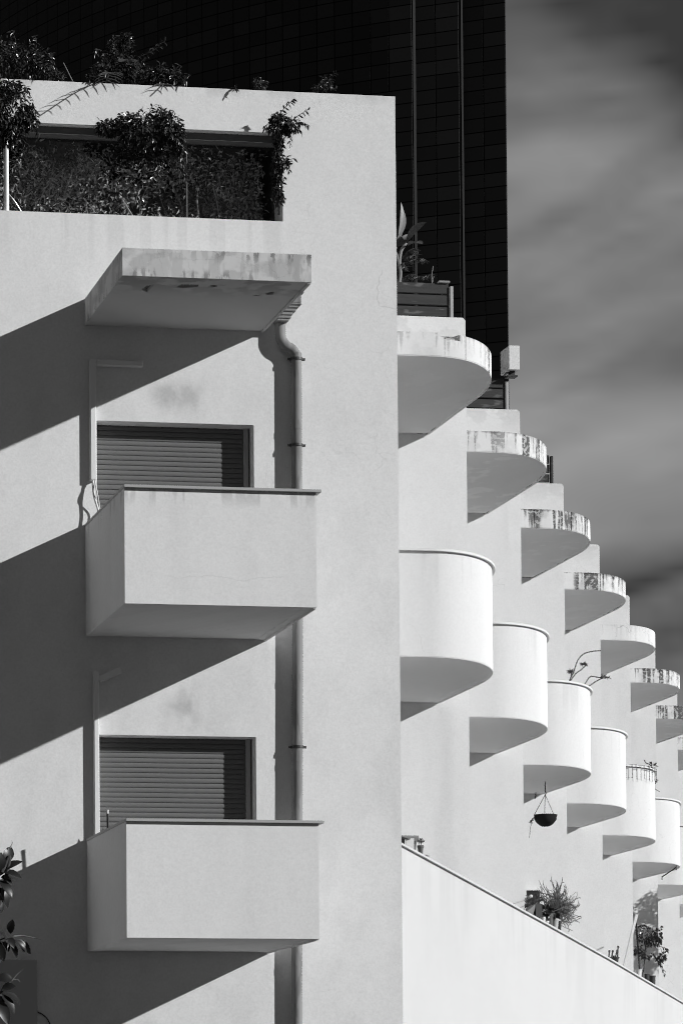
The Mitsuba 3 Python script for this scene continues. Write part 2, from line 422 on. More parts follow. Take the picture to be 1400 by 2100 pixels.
put(f'{AB}__canopy', cat([trimesh.Trimesh(t_.vert_properties[:, :3], t_.tri_verts, process=False), bx(-1.356, -1.3275, -1.685, -.002, 7.127, 7.138)]), 'canopy_main_paint')
labels[f'{AB}__canopy'] = {'label': 'stained concrete slab canopy with broken plaster underneath'}
# two box balconies
for i in range(2):
    z0, z1 = 4.1613 - 3 * i, 5.203 - 3 * i
    x0, x1, d = -3.0811, -1.3149, 1.7538
    U = sbox(x0, -d, x1, 0).difference(sbox(x0 + .1, -d + .1, x1 - .1, .1))
    key = numbered(f'{AB}__balcony', i)
    put(key, cat([ex(U, z0, z1), bx(x0 + .1005, x1 - .1005, -d + .1005, -.001, z0 + .004, z0 + .12), bx(x1 - .03, x1 - .003, -d + .01, -.003, z0 - .012, z0 - .0005)]), 'plaster_main')
    C = sbox(x0 - .006, -d - .036, x1 + .041, 0).difference(sbox(x0 + .115, -d + .115, x1 - .115, .1))
    put(key + '__coping', ex(C, z1 + .0005, z1 + .024), 'coping_metal')
# roller shutters: slats of their own
for i, (a, b, c, d) in enumerate(SH):
    key = numbered(f'{AB}__roller_shutter', i)
    put(key, cat([bx(a - .01, b + .01, .196, .215, c, d), bx(b - .058, b - .020, .14, .19, c, d - .001), bx(a + .004, a + .022, .14, .19, c, d - .001)]), 'frame_paint')
    pit = .0476
    nsl = int((d - .04 - c) / pit)
    for j in range(nsl):
        zt = d - .004 - j * pit + rng.normal(0, .0006); zb = zt - pit + .0035
        h_ = zt - zb
        prof = [(.1955, zb), (.177, zb), (.1735, zb + .10 * h_), (.171, zb + .35 * h_), (.171, zb + .65 * h_), (.1735, zb + .90 * h_), (.177, zt), (.1955, zt)]
        dy_ = rng.normal(0, .0009)
        prof = [(y_ + dy_ if y_ < .19 else y_, z_) for y_, z_ in prof]
        put(numbered(f'{key}__slat', j), exx(prof, a + .024, b - .060), 'shutter_paint', 40)
# cable ducts beside the shutters
put(f'{AB}__cable_duct', cbx(-3.036, -2.979, -.064, -.001, 5.642, 6.802), 'duct_plastic')
put(f'{AB}__cable_duct__arm', cbx(-2.9785, -2.513, -.05, -.001, 6.744, 6.807, .012), 'duct_plastic')
cb = [tube(curve([(-3.013, -.05, 5.64), (-3.008, -.07, 5.50), (-2.974, -.09, 5.36), (-2.944, -.12, 5.20), (-2.934, -.10, 4.9)]), .011, 6),
      tube(curve([(-2.995, -.05, 5.64), (-2.984, -.10, 5.52), (-2.949, -.06, 5.36), (-2.934, -.09, 5.20), (-2.924, -.08, 4.9)]), .007, 6)]
put(f'{AB}__cable_duct__cable', cat(cb), 'white_plastic', True)
put(f'{AB}__cable_duct_001', cbx(-3.017, -2.967, -.064, -.001, 1.62, 3.817), 'duct_plastic')
arm = cbx(0, .235, -.05, -.001, -.03, .03, .004); arm.apply_transform(trimesh.transformations.rotation_matrix(math.radians(-24), (0, 1, 0))); arm.apply_translation((-2.966, 0, 3.742))
put(f'{AB}__cable_duct_001__arm', arm, 'duct_plastic')
# drainpipe
yc, r = -.066, .0515
path = curve([(-1.176, yc, 7.24), (-1.177, yc, 7.14), (-1.172, yc, 7.06), (-1.130, yc, 6.995), (-1.066, yc, 6.955), (-1.028, yc, 6.90), (-1.022, yc, 6.82)], 8)
pts = np.vstack([path, [(-1.022, yc, 6.7), (-1.030, yc, 4.0), (-1.062, yc, 1.0), (-1.075, yc, ZG + .01)]])
put(f'{AB}__drainpipe', tube(pts, r, 24), 'pipe_metal', 50)
hop = [cbx(-1.235, -1.118, -.17, -.02, 7.20, 7.225), cbx(-1.245, -1.10, -.18, -.015, 7.226, 7.252, .004)]
for j, (xa, xb, za, zb) in enumerate([(-1.26, -1.085, 7.253, 7.285), (-1.275, -1.055, 7.287, 7.318), (-1.29, -1.03, 7.319, 7.345), (-1.30, -1.005, 7.346, 7.366)]):
    hop.append(cbx(xa, xb, -.19 - .01 * j, -.008, za, zb, .008))
hop += [cbx(-1.30, -1.010, -.215, -.006, 7.367, 7.455, .003), cbx(-1.32, -.985, -.23, -.004, 7.456, 7.485, .006)]
put(f'{AB}__drainpipe__hopper', cat(hop), 'pipe_metal')


def ring(z, x, rr, h):
    return lathe([(rr - .012, -h / 2), (rr, -h / 2), (rr, h / 2), (rr - .012, h / 2), (rr - .012, -h / 2)], (x, yc, z), 24)


n_ = 0
for z, x in [(6.862, -1.022), (6.03, -1.026), (3.125, -1.040), (.2, -1.066)]:
    put(numbered(f'{AB}__drainpipe__clamp', n_), cat([ring(z, x, .0605, .024), bx(x + .045, x + .085, yc - .012, yc + .012, z - .012, z + .010), bx(x - .085, x - .045, yc - .012, yc + .012, z - .010, z + .010), bx(x - .01, x + .01, yc + .045, -.001, z - .008, z + .008)]), 'clamp_metal'); n_ += 1
for j, (z, x) in enumerate([(6.895, -1.024), (6.21, -1.025), (3.80, -1.033), (3.01, -1.041), (1.05, -1.062)]):
    put(numbered(f'{AB}__drainpipe__joint', j), ring(z, x, .0540, .05), 'pipe_metal', 40)

# ------------------------------------------------------------------ the stepped house units, each set back and to the right of the last
PW, PS, X0 = 2.0155, 3.9913, .0006
POS = ['first', 'second', 'third', 'fourth', 'fifth', 'sixth', 'seventh', 'eighth', 'ninth']
LOOK = ['canopy edge chipped, behind the near block', 'broad black stain bands on its round canopy', 'dark drips all along its round canopy', 'spotted canopy edge above a plain curved balcony',
        'clean canopy and wire hangers on its balcony', 'leaf shadow on its wall below the balcony', 'dark striped canopy cut by the frame edge', 'only canopy corner in the frame']


def rounded(x0, x1, y0, y1, rr, n=28, e=1.55):
    """plan outline with one rounded corner at (x1, y0)"""
    a = np.linspace(-np.pi / 2, 0, n)
    return Polygon([(x0, y1), (x0, y0)] + [(x1 - rr + rr * math.cos(t), y0 + e * rr + e * rr * math.sin(t)) for t in a] + [(x1, y1)])


for k in range(1, 9):
    H = numbered('stepped_house', k - 1)
    xa, xb, yk = X0 + PW * (k - 1) + .003, X0 + PW * k, PS * k
    tag(H, f'{POS[k-1]} white stepped unit from the near block, {LOOK[k-1]}', 'house', 'stepped units with round balconies')
    zp = 8.460
    pr = 0.02
    parapet_face = Polygon([(xa, ZG), (xb, ZG), (xb, zp - .03), (xb - .03, zp), (xa, zp)])
    put(f'{H}__wall', cat([exy(parapet_face, yk, yk + .2), bx(xa, xb, yk + .201, yk + 5.0, ZG, 7.9), bx(xb - .2, xb, yk + .201, yk + 5.0, 7.901, zp - .03), bx(xa, xb - .201, yk + 4.8, yk + 5.0, 7.901, zp - .03)]), 'plaster_unit')
    # round canopy slab with a drip groove
    O = rounded(xa, xb - .428, yk - 3.268, yk - .001, 1.0)
    if k == 1:
        c_ = m3.Manifold(m3.Mesh(*[np.asarray(a, t) for a, t in zip((ex(O, 7.1557, 7.3863).vertices, ex(O, 7.1557, 7.3863).faces), (np.float32, np.uint32))]))
        chip = m3.Manifold.hull_points(np.array([(.655, .72, 7.40), (.63, .74, 7.372), (.66, .735, 7.352), (.70, .70, 7.338), (.78, .715, 7.330), (.84, .74, 7.345), (.885, .755, 7.375), (.87, .77, 7.40),
                                                 (.66, .84, 7.40), (.72, .86, 7.36), (.82, .87, 7.36), (.86, .86, 7.40), (.70, .66, 7.40), (.82, .68, 7.40), (.74, .66, 7.345)], np.float32))
        c_ = c_ - chip
        tm = c_.to_mesh(); body = trimesh.Trimesh(tm.vert_properties[:, :3], tm.tri_verts, process=False)
    else:
        body = ex(O, 7.1557, 7.3863)
    lip = O.buffer(-.004).difference(O.buffer(-.035)).intersection(sbox(xa + .01, yk - 4, xb, yk - .03))
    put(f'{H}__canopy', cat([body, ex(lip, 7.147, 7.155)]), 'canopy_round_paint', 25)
    # round balcony: floor, curved parapet, coping
    B_ = rounded(xa, xb - .336, yk - 3.04, yk - .001, 1.07)
    I_ = rounded(xa - .01, xb - .336 - .11, yk - 3.04 + .11, yk + .2, .96)
    zb_, zt_ = 4.1939, 5.247
    lipb = B_.buffer(-.004).difference(B_.buffer(-.03)).intersection(sbox(xa + .01, yk - 4, xb, yk - .03))
    put(f'{H}__balcony', cat([ex(B_.difference(I_), zb_, zt_), ex(B_.intersection(I_).buffer(-.0005), zb_ + .003, zb_ + .13), ex(lipb, zb_ - .008, zb_ - .0005)]), 'plaster_fresh', 25)
    Cp = rounded(xa, xb - .336 + .035, yk - 3.04 - .035, yk - .001, 1.105).difference(rounded(xa - .01, xb - .336 - .14, yk - 3.04 + .14, yk + .2, .93))
    put(f'{H}__balcony__coping', ex(Cp, zt_ + .0005, zt_ + .024), 'coping_white', 25)

# timber screens behind the first three parapets
SCR = [('wide dark timber plank screen with plants behind it on the first unit', 'timber_screen'),
       ('dark timber plank screen under the white floodlight box', 'timber_screen_001'),
       ('narrow dark timber screen showing past the second round canopy', 'timber_screen_002')]
for k in (1, 2, 3):
    lab, key = SCR[k - 1]
    y = PS * k + .26; xa, xb = X0 + PW * (k - 1) + .05, X0 + PW * k - .11
    tag(key, lab, 'screen')
    for j, (za, zb) in enumerate([(8.79, 8.905), (8.662, 8.774), (8.532, 8.642), (8.40, 8.515)]):
        pl = cbx(xa, xb + .004 * (j % 2), y - .012, y + .012, za, zb, .004)
        put(numbered(f'{key}__plank', j), pl, 'wood_dark')
    put(f'{key}__post', cbx(xb + .014, xb + .048, y - .035, y + .015, 7.95, 8.872 + (.02 if k == 3 else 0), .003), 'frame_paint' if k != 3 else 'wood_dark')
    put(f'{key}__post_001', cbx(xa + .3, xa + .34, y + .016, y + .056, 7.95, 8.86, .003), 'wood_dark')
put('timber_screen__cap', cbx(1.79, 1.915, PS + .22, PS + .28, 8.908, 8.93, .003), 'terracotta')

# white floodlight box on the second screen
FB = 'floodlight_box'; tag(FB, 'small white box lamp on a bracket above the second timber screen', 'lamp')
y = PS * 2 + .10
put(f'{FB}__housing', cbx(3.935, 4.072, y, y + .32, 8.985, 9.285, .004), 'white_plastic')
put(f'{FB}__bracket', cat([cbx(3.97, 4.03, y + .06, y + .14, 8.93, 8.984, .003), cbx(3.93, 4.06, y + .04, y + .16, 8.908, 8.929, .003), tube([(3.99, y + .1, 8.96), (3.92, y + .05, 8.955), (3.88, y + .05, 8.91)], .012, 6)]), 'black_plastic')

# ------------------------------------------------------------------ garden wall in front of the stepped units
GW = 'garden_wall'; tag(GW, 'bright white garden wall with thin sloping coping, running right below the round balconies', 'wall')
WA, WB = np.array([0.0, .09]), np.array([9.31, 16.0])
wt = (WB - WA) / np.linalg.norm(WB - WA); wn = np.array([-wt[1], wt[0]])
tops = [(.0, 2.235), (3.546, 2.1223), (7.429, 1.9927), (11.967, 1.8355), (18.423, 1.5748), (26.0, 1.25)]


def along(s_, d_, z_):
    q = WA + wt * s_ + wn * d_; return (q[0], q[1], z_)


def gw_top(s_):
    return float(np.interp(s_, [a for a, _ in tops], [b for _, b in tops]))


def gstrip(d0, d1, zlo, zhi, smax=26.0):
    ss = [a for a, _ in tops]
    V = []
    for s_ in ss:
        V += [along(s_, d0, zlo(s_)), along(s_, d1, zlo(s_)), along(s_, d1, zhi(s_)), along(s_, d0, zhi(s_))]
    Fc = []
    for i in range(len(ss) - 1):
        for j in range(4):
            a, b = i * 4 + j, i * 4 + (j + 1) % 4; Fc += [(a, a + 4, b + 4), (a, b + 4, b)]
    e = (len(ss) - 1) * 4
    Fc += [(0, 1, 2), (0, 2, 3), (e, e + 2, e + 1), (e, e + 3, e + 2)]
    m = trimesh.Trimesh(V, Fc, process=False); trimesh.repair.fix_normals(m); return m


put(f'{GW}__wall', gstrip(0, .16, lambda s_: ZG, lambda s_: gw_top(s_) - .020), 'wall_white')
put(f'{GW}__coping', gstrip(-.028, .19, lambda s_: gw_top(s_) - .0195, lambda s_: gw_top(s_) + .002), 'wall_white')
# planted soil behind it, level with the coping's foot
put(f'{GW}__soil', gstrip(.161, 1.0, lambda s_: gw_top(s_) - .5, lambda s_: gw_top(s_) - .20), 'stem_brown')

# ------------------------------------------------------------------ dark curtain-wall tower behind
TW = 'office_tower'; tag(TW, 'very tall dark curved tower clad in a grid of black panels', 'tower')
TS = 1.1


def tp(x, y):
    return np.array([CAM[0] + TS * (x - CAM[0]), CAM[1] + TS * (y - CAM[1])])


segs = []                                                       # panel columns, right to left: (right end, left end)
for A, B2, n in [((64.742, 182.692), (62.0, 184.29), 2), ((61.439, 182.983), (58.56, 184.61), 2)]:
    A, B2 = np.array(A), np.array(B2)
    segs += [(A + (B2 - A) * i / n, A + (B2 - A) * (i + 1) / n) for i in range(n)]
q_ = np.array([58.324, 183.893])
for i in range(36):
    a = math.radians(-30.197 - 1.4318 * i); w_ = 1.6596 if i == 0 else 1.3151
    q2 = q_ - w_ * np.array([math.cos(a), math.sin(a)])
    segs.append((q_, q2)); q_ = q2
rowZ = lambda m_: CAM[2] + TS * m_                               # row joint height
r0 = 89.0186 % 1.0
cands = []
for ci, (A, B2) in enumerate(segs):
    A2, B3 = tp(*A), tp(*B2)
    off = 0.0
    mid = (A2 + B3) / 2
    for m_ in range(-1, 125):
        cands.append((ci, m_, A2, B3))


def panel(A2, B3, z0, z1):
    d = (A2 - B3); L = np.linalg.norm(d); d /= L; nrm = np.array([d[1], -d[0]])
    if nrm @ (CAM[:2] - A2) < 0:
        nrm = -nrm
    g = .026; P = []
    a, b = B3 + d * g, A2 - d * g
    for (o, gg) in ((0.0, 0.0), (.05, .012)):
        for q, zz in ((a + d * gg, z0 + g + gg), (b - d * gg, z0 + g + gg), (b - d * gg, z1 - g - gg), (a + d * gg, z1 - g - gg)):
            P.append((*(q + nrm * o), zz))
    Fc = [(4, 5, 6), (4, 6, 7)]
    for j in range(4):
        k2 = (j + 1) % 4; Fc += [(j, k2, k2 + 4), (j, k2 + 4, j + 4)]
    m = trimesh.Trimesh(P, Fc, process=False)
    if (m.face_normals[0][:2] @ nrm) < 0:
        m.invert()
    return m


def seen(ci, m_):
    """the columns and storeys that rise above the roofs: panels of their own"""
    lo = 52 if ci < 2 else 59 if ci < 4 else 60 if ci == 4 else 75 + (ci - 5) * .357
    return lo <= m_ <= (82 if ci < 5 else lo + 7.5) and ci < 33


np_, rest = 0, []
for ci, m_, A2, B3 in cands:
    pm = panel(A2, B3, rowZ(m_ + r0), rowZ(m_ + r0 + 1))
    if seen(ci, m_) and np_ < 300:
        put(numbered(f'{TW}__panel', np_), pm, ('panel_dark', 'panel_dark_b', 'panel_dark_c', 'panel_dark')[int(rng.integers(4))]); np_ += 1
    else:
        rest.append(pm)
put(f'{TW}__cladding', cat(rest), 'panel_dark'); labels[f'{TW}__cladding'] = {'kind': 'stuff'}
outline = [tp(*segs[0][0])] + [tp(*s_[1]) for s_ in segs[:2]] + [tp(*segs[2][0])] + [tp(*s_[1]) for s_ in segs[2:4]] + [tp(*segs[4][0])] + [tp(*s_[1]) for s_ in segs[4:]]
back = [outline[-1] + (20, 25), outline[0] + (8, 30)]
core = Polygon([tuple(o + np.array((.004, .012))) for o in outline] + [tuple(b) for b in back])
put(f'{TW}__core', ex(core.buffer(0), ZG, rowZ(126 + r0)), 'seam_black')
for j, (P_, rr) in enumerate([((58.52, 184.15), .105), ((61.75, 183.4), .075)]):
    c = tp(*P_); put(numbered(f'{TW}__fin', j), bx(c[0] - rr, c[0] + rr, c[1] - .15, c[1] + .1, ZG + .1, rowZ(126 + r0)), 'fin_pale' if j == 0 else 'fin_metal')
# ------------------------------------------------------------------ climbers and roof shrubs on the near block
def climber(key, label, category, spec, n, L, twigs=(), group=None, leaf='leaf_vine', down=.8, stems=()):
    """spec: ellipsoid lumps of foliage; twigs: shoots (point lists) with leaves set alternately along them"""
    tag(key, label, category, group)
    P, D = lumps(spec, n)
    dirs = D * .7 + rng.normal(0, .45, (n, 3)) + [0, -.15, -down]
    ms = [leaf_mass(P, dirs, rng.uniform(.75, 1.2, n) * L, rng.uniform(.36, .5, n) * L)]
    st = []
    for tw in list(twigs):
        c = curve(tw, 10); st.append(tube(c, np.linspace(.005, .002, len(c)), 5))
        ln = np.linalg.norm(np.diff(c, axis=0), axis=1).sum(); m_ = max(4, int(ln / (.30 * L)))
        idx = np.linspace(0, len(c) - 1.001, m_); i0 = idx.astype(int); f_ = (idx - i0)[:, None]
        Q = c[i0] * (1 - f_) + c[np.minimum(i0 + 1, len(c) - 1)] * f_
        tdir = c[np.minimum(i0 + 1, len(c) - 1)] - c[i0]; tdir /= np.linalg.norm(tdir, axis=1, keepdims=True) + 1e-9
        side = np.where(np.arange(m_) % 2, 1.0, -1.0)[:, None]
        perp = np.cross(tdir, [0, 1, 0]) * side
        dd = tdir * .55 + perp * .55 + np.array([0, -.25, -.65]) + rng.normal(0, .22, (m_, 3))
        ms.append(leaf_mass(Q, dd, rng.uniform(.8, 1.15, m_) * L, rng.uniform(.34, .46, m_) * L))
    for stn in stems:
        c = curve(stn, 10); st.append(tube(c, np.linspace(.011, .006, len(c)), 6))
    put(f'{key}__foliage', cat(ms), leaf)
    if st:
        put(f'{key}__stem', cat(st), 'stem_brown', True)


def E_(p, r, w_=1.0):
    return (p, r, w_)


climber('hanging_climber', 'dense dark climber bulging out over the middle of the terrace window', 'climbing plant',
        [E_((-2.522,-0.160,8.979), (.25, .15, .17), 3), E_((-2.289,-0.180,9.010), (.13, .13, .15), 1.6), E_((-2.674,-0.140,9.063), (.11, .10, .10), 1), E_((-2.850,-0.080,9.019), (.10, .07, .07), .7),
         E_((-2.351,-0.140,9.148), (.06, .08, .06), .5), E_((-2.665,-0.050,8.802), (.14, .05, .12), .9), E_((-2.430,-0.060,8.771), (.14, .05, .10), .7), E_((-2.172,-0.100,8.840), (.06, .06, .07), .4), E_((-2.200,-0.140,8.966), (.08, .1, .09), .8), E_((-2.917,-0.080,9.035), (.05, .06, .05), .3)], 2500, .056,
        [[(-2.401,-0.150,9.072), (-2.390,-0.170,9.183), (-2.380,-0.190,9.228)], [(-2.258,-0.150,9.078), (-2.227,-0.180,9.154), (-2.269,-0.200,9.178)], [(-2.770,-0.100,9.002), (-2.854,-0.120,9.085), (-2.870,-0.130,9.095)], [(-2.581,-0.150,9.064), (-2.575,-0.170,9.161), (-2.554,-0.200,9.179)], [(-2.448,-0.150,9.116), (-2.464,-0.180,9.181), (-2.440,-0.200,9.213)],
         [(-2.176,-0.100,8.910), (-2.135,-0.100,8.724), (-2.140,-0.080,8.636)], [(-2.173,-0.020,8.700), (-2.114,-0.050,8.646), (-2.079,-0.060,8.541)]],
        stems=[[(-2.500,0.050,8.898), (-2.523,-0.100,8.989), (-2.496,-0.150,9.068)]])
climber('hanging_climber_001', 'dark climber hanging down the left frame edge past the white post', 'climbing plant',
        [E_((-3.824,-0.200,9.110), (.22, .16, .26), 3), E_((-3.653,-0.160,9.061), (.10, .10, .12), 1), E_((-3.834,-0.120,8.903), (.18, .10, .10), 1), E_((-4.034,-0.200,9.124), (.2, .16, .3), 2), E_((-3.832,-0.120,9.356), (.14, .12, .06), .8)], 2400, .056,
        [[(-3.680,-0.180,9.076), (-3.599,-0.200,9.166), (-3.613,-0.220,9.126)], [(-3.628,-0.150,8.972), (-3.572,-0.200,8.935), (-3.559,-0.200,8.865)], [(-3.714,-0.100,8.868), (-3.661,-0.120,8.831), (-3.671,-0.120,8.784)], [(-3.800,-0.200,9.227), (-3.677,-0.220,9.328), (-3.653,-0.240,9.267)]],
        stems=[[(-3.880,0.020,8.830), (-3.886,-0.150,9.054), (-3.899,-0.100,9.397), (-3.863,0.100,9.561)]])
climber('hanging_climber_002', 'slim dark climber with curved leaf sprays at the right end of the window', 'climbing plant',
        [E_((-1.202,-0.200,9.069), (.12, .12, .10), 2), E_((-1.102,-0.240,9.074), (.09, .09, .06), 1.1), E_((-1.250,-0.240,9.120), (.06, .08, .05), .7), E_((-1.167,-0.030,8.928), (.03, .04, .22), 1.2), E_((-1.185,-0.020,8.717), (.04, .04, .16), 1.2), E_((-1.177,-0.020,8.481), (.035, .04, .15), 1), E_((-1.133,-0.080,8.762), (.05, .05, .05), .5)], 950, .054,
        [[(-1.255,-0.150,9.121), (-1.186,-0.200,9.211), (-1.119,-0.220,9.283), (-1.081,-0.240,9.315)], [(-1.255,-0.150,9.145), (-1.282,-0.180,9.176), (-1.239,-0.200,9.199)], [(-1.087,-0.150,9.128), (-1.019,-0.200,9.181), (-0.937,-0.220,9.229)],
         [(-1.063,-0.150,9.106), (-0.990,-0.200,9.116), (-0.939,-0.220,9.083)], [(-1.128,-0.120,9.042), (-1.088,-0.150,8.987), (-1.094,-0.150,8.902)], [(-1.065,-0.120,9.068), (-1.018,-0.160,9.071), (-0.986,-0.180,9.028)], [(-1.226,-0.150,9.170), (-1.196,-0.200,9.192), (-1.163,-0.200,9.165)],
         [(-1.155,-0.050,8.709), (-1.110,-0.100,8.766), (-1.053,-0.140,8.784)], [(-1.155,-0.050,8.686), (-1.110,-0.100,8.709), (-1.097,-0.120,8.666)], [(-1.131,-0.030,8.575), (-1.135,-0.080,8.606), (-1.135,-0.100,8.614)], [(-1.132,-0.030,8.456), (-1.140,-0.060,8.399)], [(-1.305,-0.120,9.105), (-1.340,-0.160,9.076), (-1.345,-0.160,9.057)]],
        stems=[[(-1.156,0.030,8.284), (-1.171,0.000,8.559), (-1.160,-0.020,8.837), (-1.170,-0.100,9.070)]])
# a heap of climbers on the terrace behind the panes
key = 'terrace_foliage'
tag(key, 'tangle of climbing leaves on the terrace behind the glass panes', 'climbing plant', kind='stuff')
n = 15000
P = np.c_[rng.uniform(-5.5, -1.2, n), rng.uniform(.27, 1.0, n), 8.15 + .86 * rng.uniform(0, 1, n) ** 1.15]
D = rng.normal(0, .7, (n, 3)) + [0, -.5, -.35]
keep = meshkit.fbm(P * [2.2, 2.2, 2.6], 3, 4) > .36
fo = [leaf_mass(P[keep], D[keep], rng.uniform(.035, .065, keep.sum()), rng.uniform(.012, .024, keep.sum()))]
for i in range(46):
    a = np.array([rng.uniform(-5.4, -1.3), rng.uniform(.3, .8), 8.11]); b = a + [rng.normal(0, .25), rng.normal(0, .1), rng.uniform(.4, .85)]
    fo.append(tube(curve([a, (a + b) / 2 + rng.normal(0, .06, 3), b], 6), .006, 5))
put(key, cat(fo), 'leaf_inner')

ROOF = [('roof_shrub', 'bushy dark roof shrub at the left frame edge above the hanging climber',
         [E_((-3.640,0.150,9.707), (.22, .2, .15), 3), E_((-3.483,0.100,9.729), (.12, .14, .12), 1), E_((-3.853,0.150,9.744), (.25, .2, .18), 2), E_((-3.446,0.000,9.592), (.06, .08, .06), .5)], 1100, .055,
         [[(-3.531,0.100,9.765), (-3.516,0.050,9.865), (-3.539,0.050,9.925)], [(-3.446,0.050,9.657), (-3.380,0.000,9.680), (-3.361,0.000,9.596)], [(-3.687,0.150,9.846), (-3.729,0.100,9.944), (-3.757,0.100,9.980)]], [[(-3.604,0.350,9.541), (-3.631,0.200,9.654)]]),
        ('roof_shrub_001', 'tallest roof shrub, with a feathery palm frond, above the middle of the window',
         [E_((-2.687,0.150,9.798), (.13, .16, .20), 2), E_((-2.809,0.100,9.633), (.15, .15, .12), 1.6), E_((-2.580,0.100,9.643), (.16, .15, .12), 1.6), E_((-2.645,0.120,9.931), (.07, .08, .08), .7), E_((-2.362,0.050,9.588), (.10, .10, .07), .8), E_((-2.161,0.050,9.583), (.08, .08, .07), .8), E_((-2.304,0.050,9.638), (.05, .06, .06), .4), E_((-2.976,0.030,9.521), (.05, .06, .05), .3)], 2100, .054,
         [[(-2.669,0.120,9.859), (-2.639,0.080,9.964), (-2.653,0.080,10.006)], [(-2.507,0.100,9.765), (-2.389,0.050,9.857), (-2.271,0.020,9.918)], [(-2.579,0.100,9.761), (-2.446,0.050,9.797), (-2.333,0.020,9.863)], [(-2.770,0.100,9.776), (-2.923,0.050,9.822), (-2.937,0.050,9.784)], [(-2.144,0.020,9.612), (-2.124,0.000,9.676), (-2.143,0.000,9.690)], [(-2.101,0.000,9.559), (-2.060,-0.050,9.582), (-2.070,-0.050,9.520)], [(-2.359,0.020,9.602), (-2.325,0.000,9.691)]], [[(-2.621,0.350,9.561), (-2.673,0.150,9.727)], [(-2.126,0.300,9.576), (-2.158,0.100,9.591)]]),
        ('roof_shrub_002', 'tiny sprig on the parapet nearest the middle of the roofline', [E_((-1.316,0.100,9.572), (.06, .06, .05), 1)], 90, .04, [[(-1.331,0.100,9.543), (-1.382,0.050,9.609)], [(-1.292,0.100,9.545), (-1.261,0.050,9.586)]], []),
        ('roof_shrub_003', 'small upright shrub with bright leaf tips on the parapet, rightmost on the roof', [E_((-0.661,0.100,9.602), (.07, .07, .06), 2), E_((-0.739,0.100,9.569), (.05, .05, .03), 1)], 150, .042,
         [[(-0.690,0.100,9.562), (-0.709,0.050,9.639), (-0.694,0.050,9.664)], [(-0.627,0.100,9.565), (-0.616,0.050,9.653), (-0.583,0.030,9.695)], [(-0.579,0.100,9.558), (-0.569,0.050,9.574)]], []),
        ('roof_shrub_004', 'low sprig with few leaves between the two big roof shrubs', [E_((-3.304,0.100,9.563), (.07, .06, .05), 1)], 60, .045, [[(-3.304,0.100,9.516), (-3.281,0.050,9.570), (-3.259,0.040,9.577)]], []),
        ('roof_shrub_005', 'single drooping sprig over the parapet, right of the big shrubs', [E_((-1.588,0.020,9.490), (.025, .03, .02), 1)], 16, .045, [[(-1.567,0.100,9.494), (-1.598,-0.020,9.490), (-1.589,-0.060,9.453)]], [])]
for key, lab, sp, n, L, tw, st in ROOF:
    climber(key, lab, 'shrub', sp, n, L, tw, stems=st, down=.55)
# palm fronds leaning out over the parapet (they throw the comb shadow on the wall)
fn_ = 0
for base, tip, nl in [((-2.641,0.150,9.587), (-2.666,-0.120,9.671), 9), ((-2.839,0.120,9.492), (-2.869,-0.400,9.433), 8), ((-2.236,0.100,9.484), (-2.330,-0.060,9.415), 4)]:
    b_, t_ = np.array(base), np.array(tip); c = curve([b_, (b_ + t_) / 2 + [0, 0, .06], t_], 10); fr = [tube(c, .006, 5)]
    for j in range(nl):
        f_ = (j + 2) / (nl + 2); q = c[int(f_ * (len(c) - 1))]
        for sd in (-1, 1):
            dv = np.array([sd * .75, -.25, -.55 + .5 * f_]) * .17 * (1.05 - .5 * abs(f_ - .4))
            fr.append(tube([q, q + dv * .6 + [0, 0, .012], q + dv], [.003, .004, .001], 4))
    put(numbered('roof_shrub_001__palm_frond', fn_), cat(fr), 'leaf_mid'); fn_ += 1
tw_ = curve([(-3.152,0.100,9.509), (-3.209,0.050,9.583), (-3.266,0.000,9.657)], 8)
put('roof_shrub_004__bare_twig', tube(tw_, .004, 5), 'stem_pale', True)

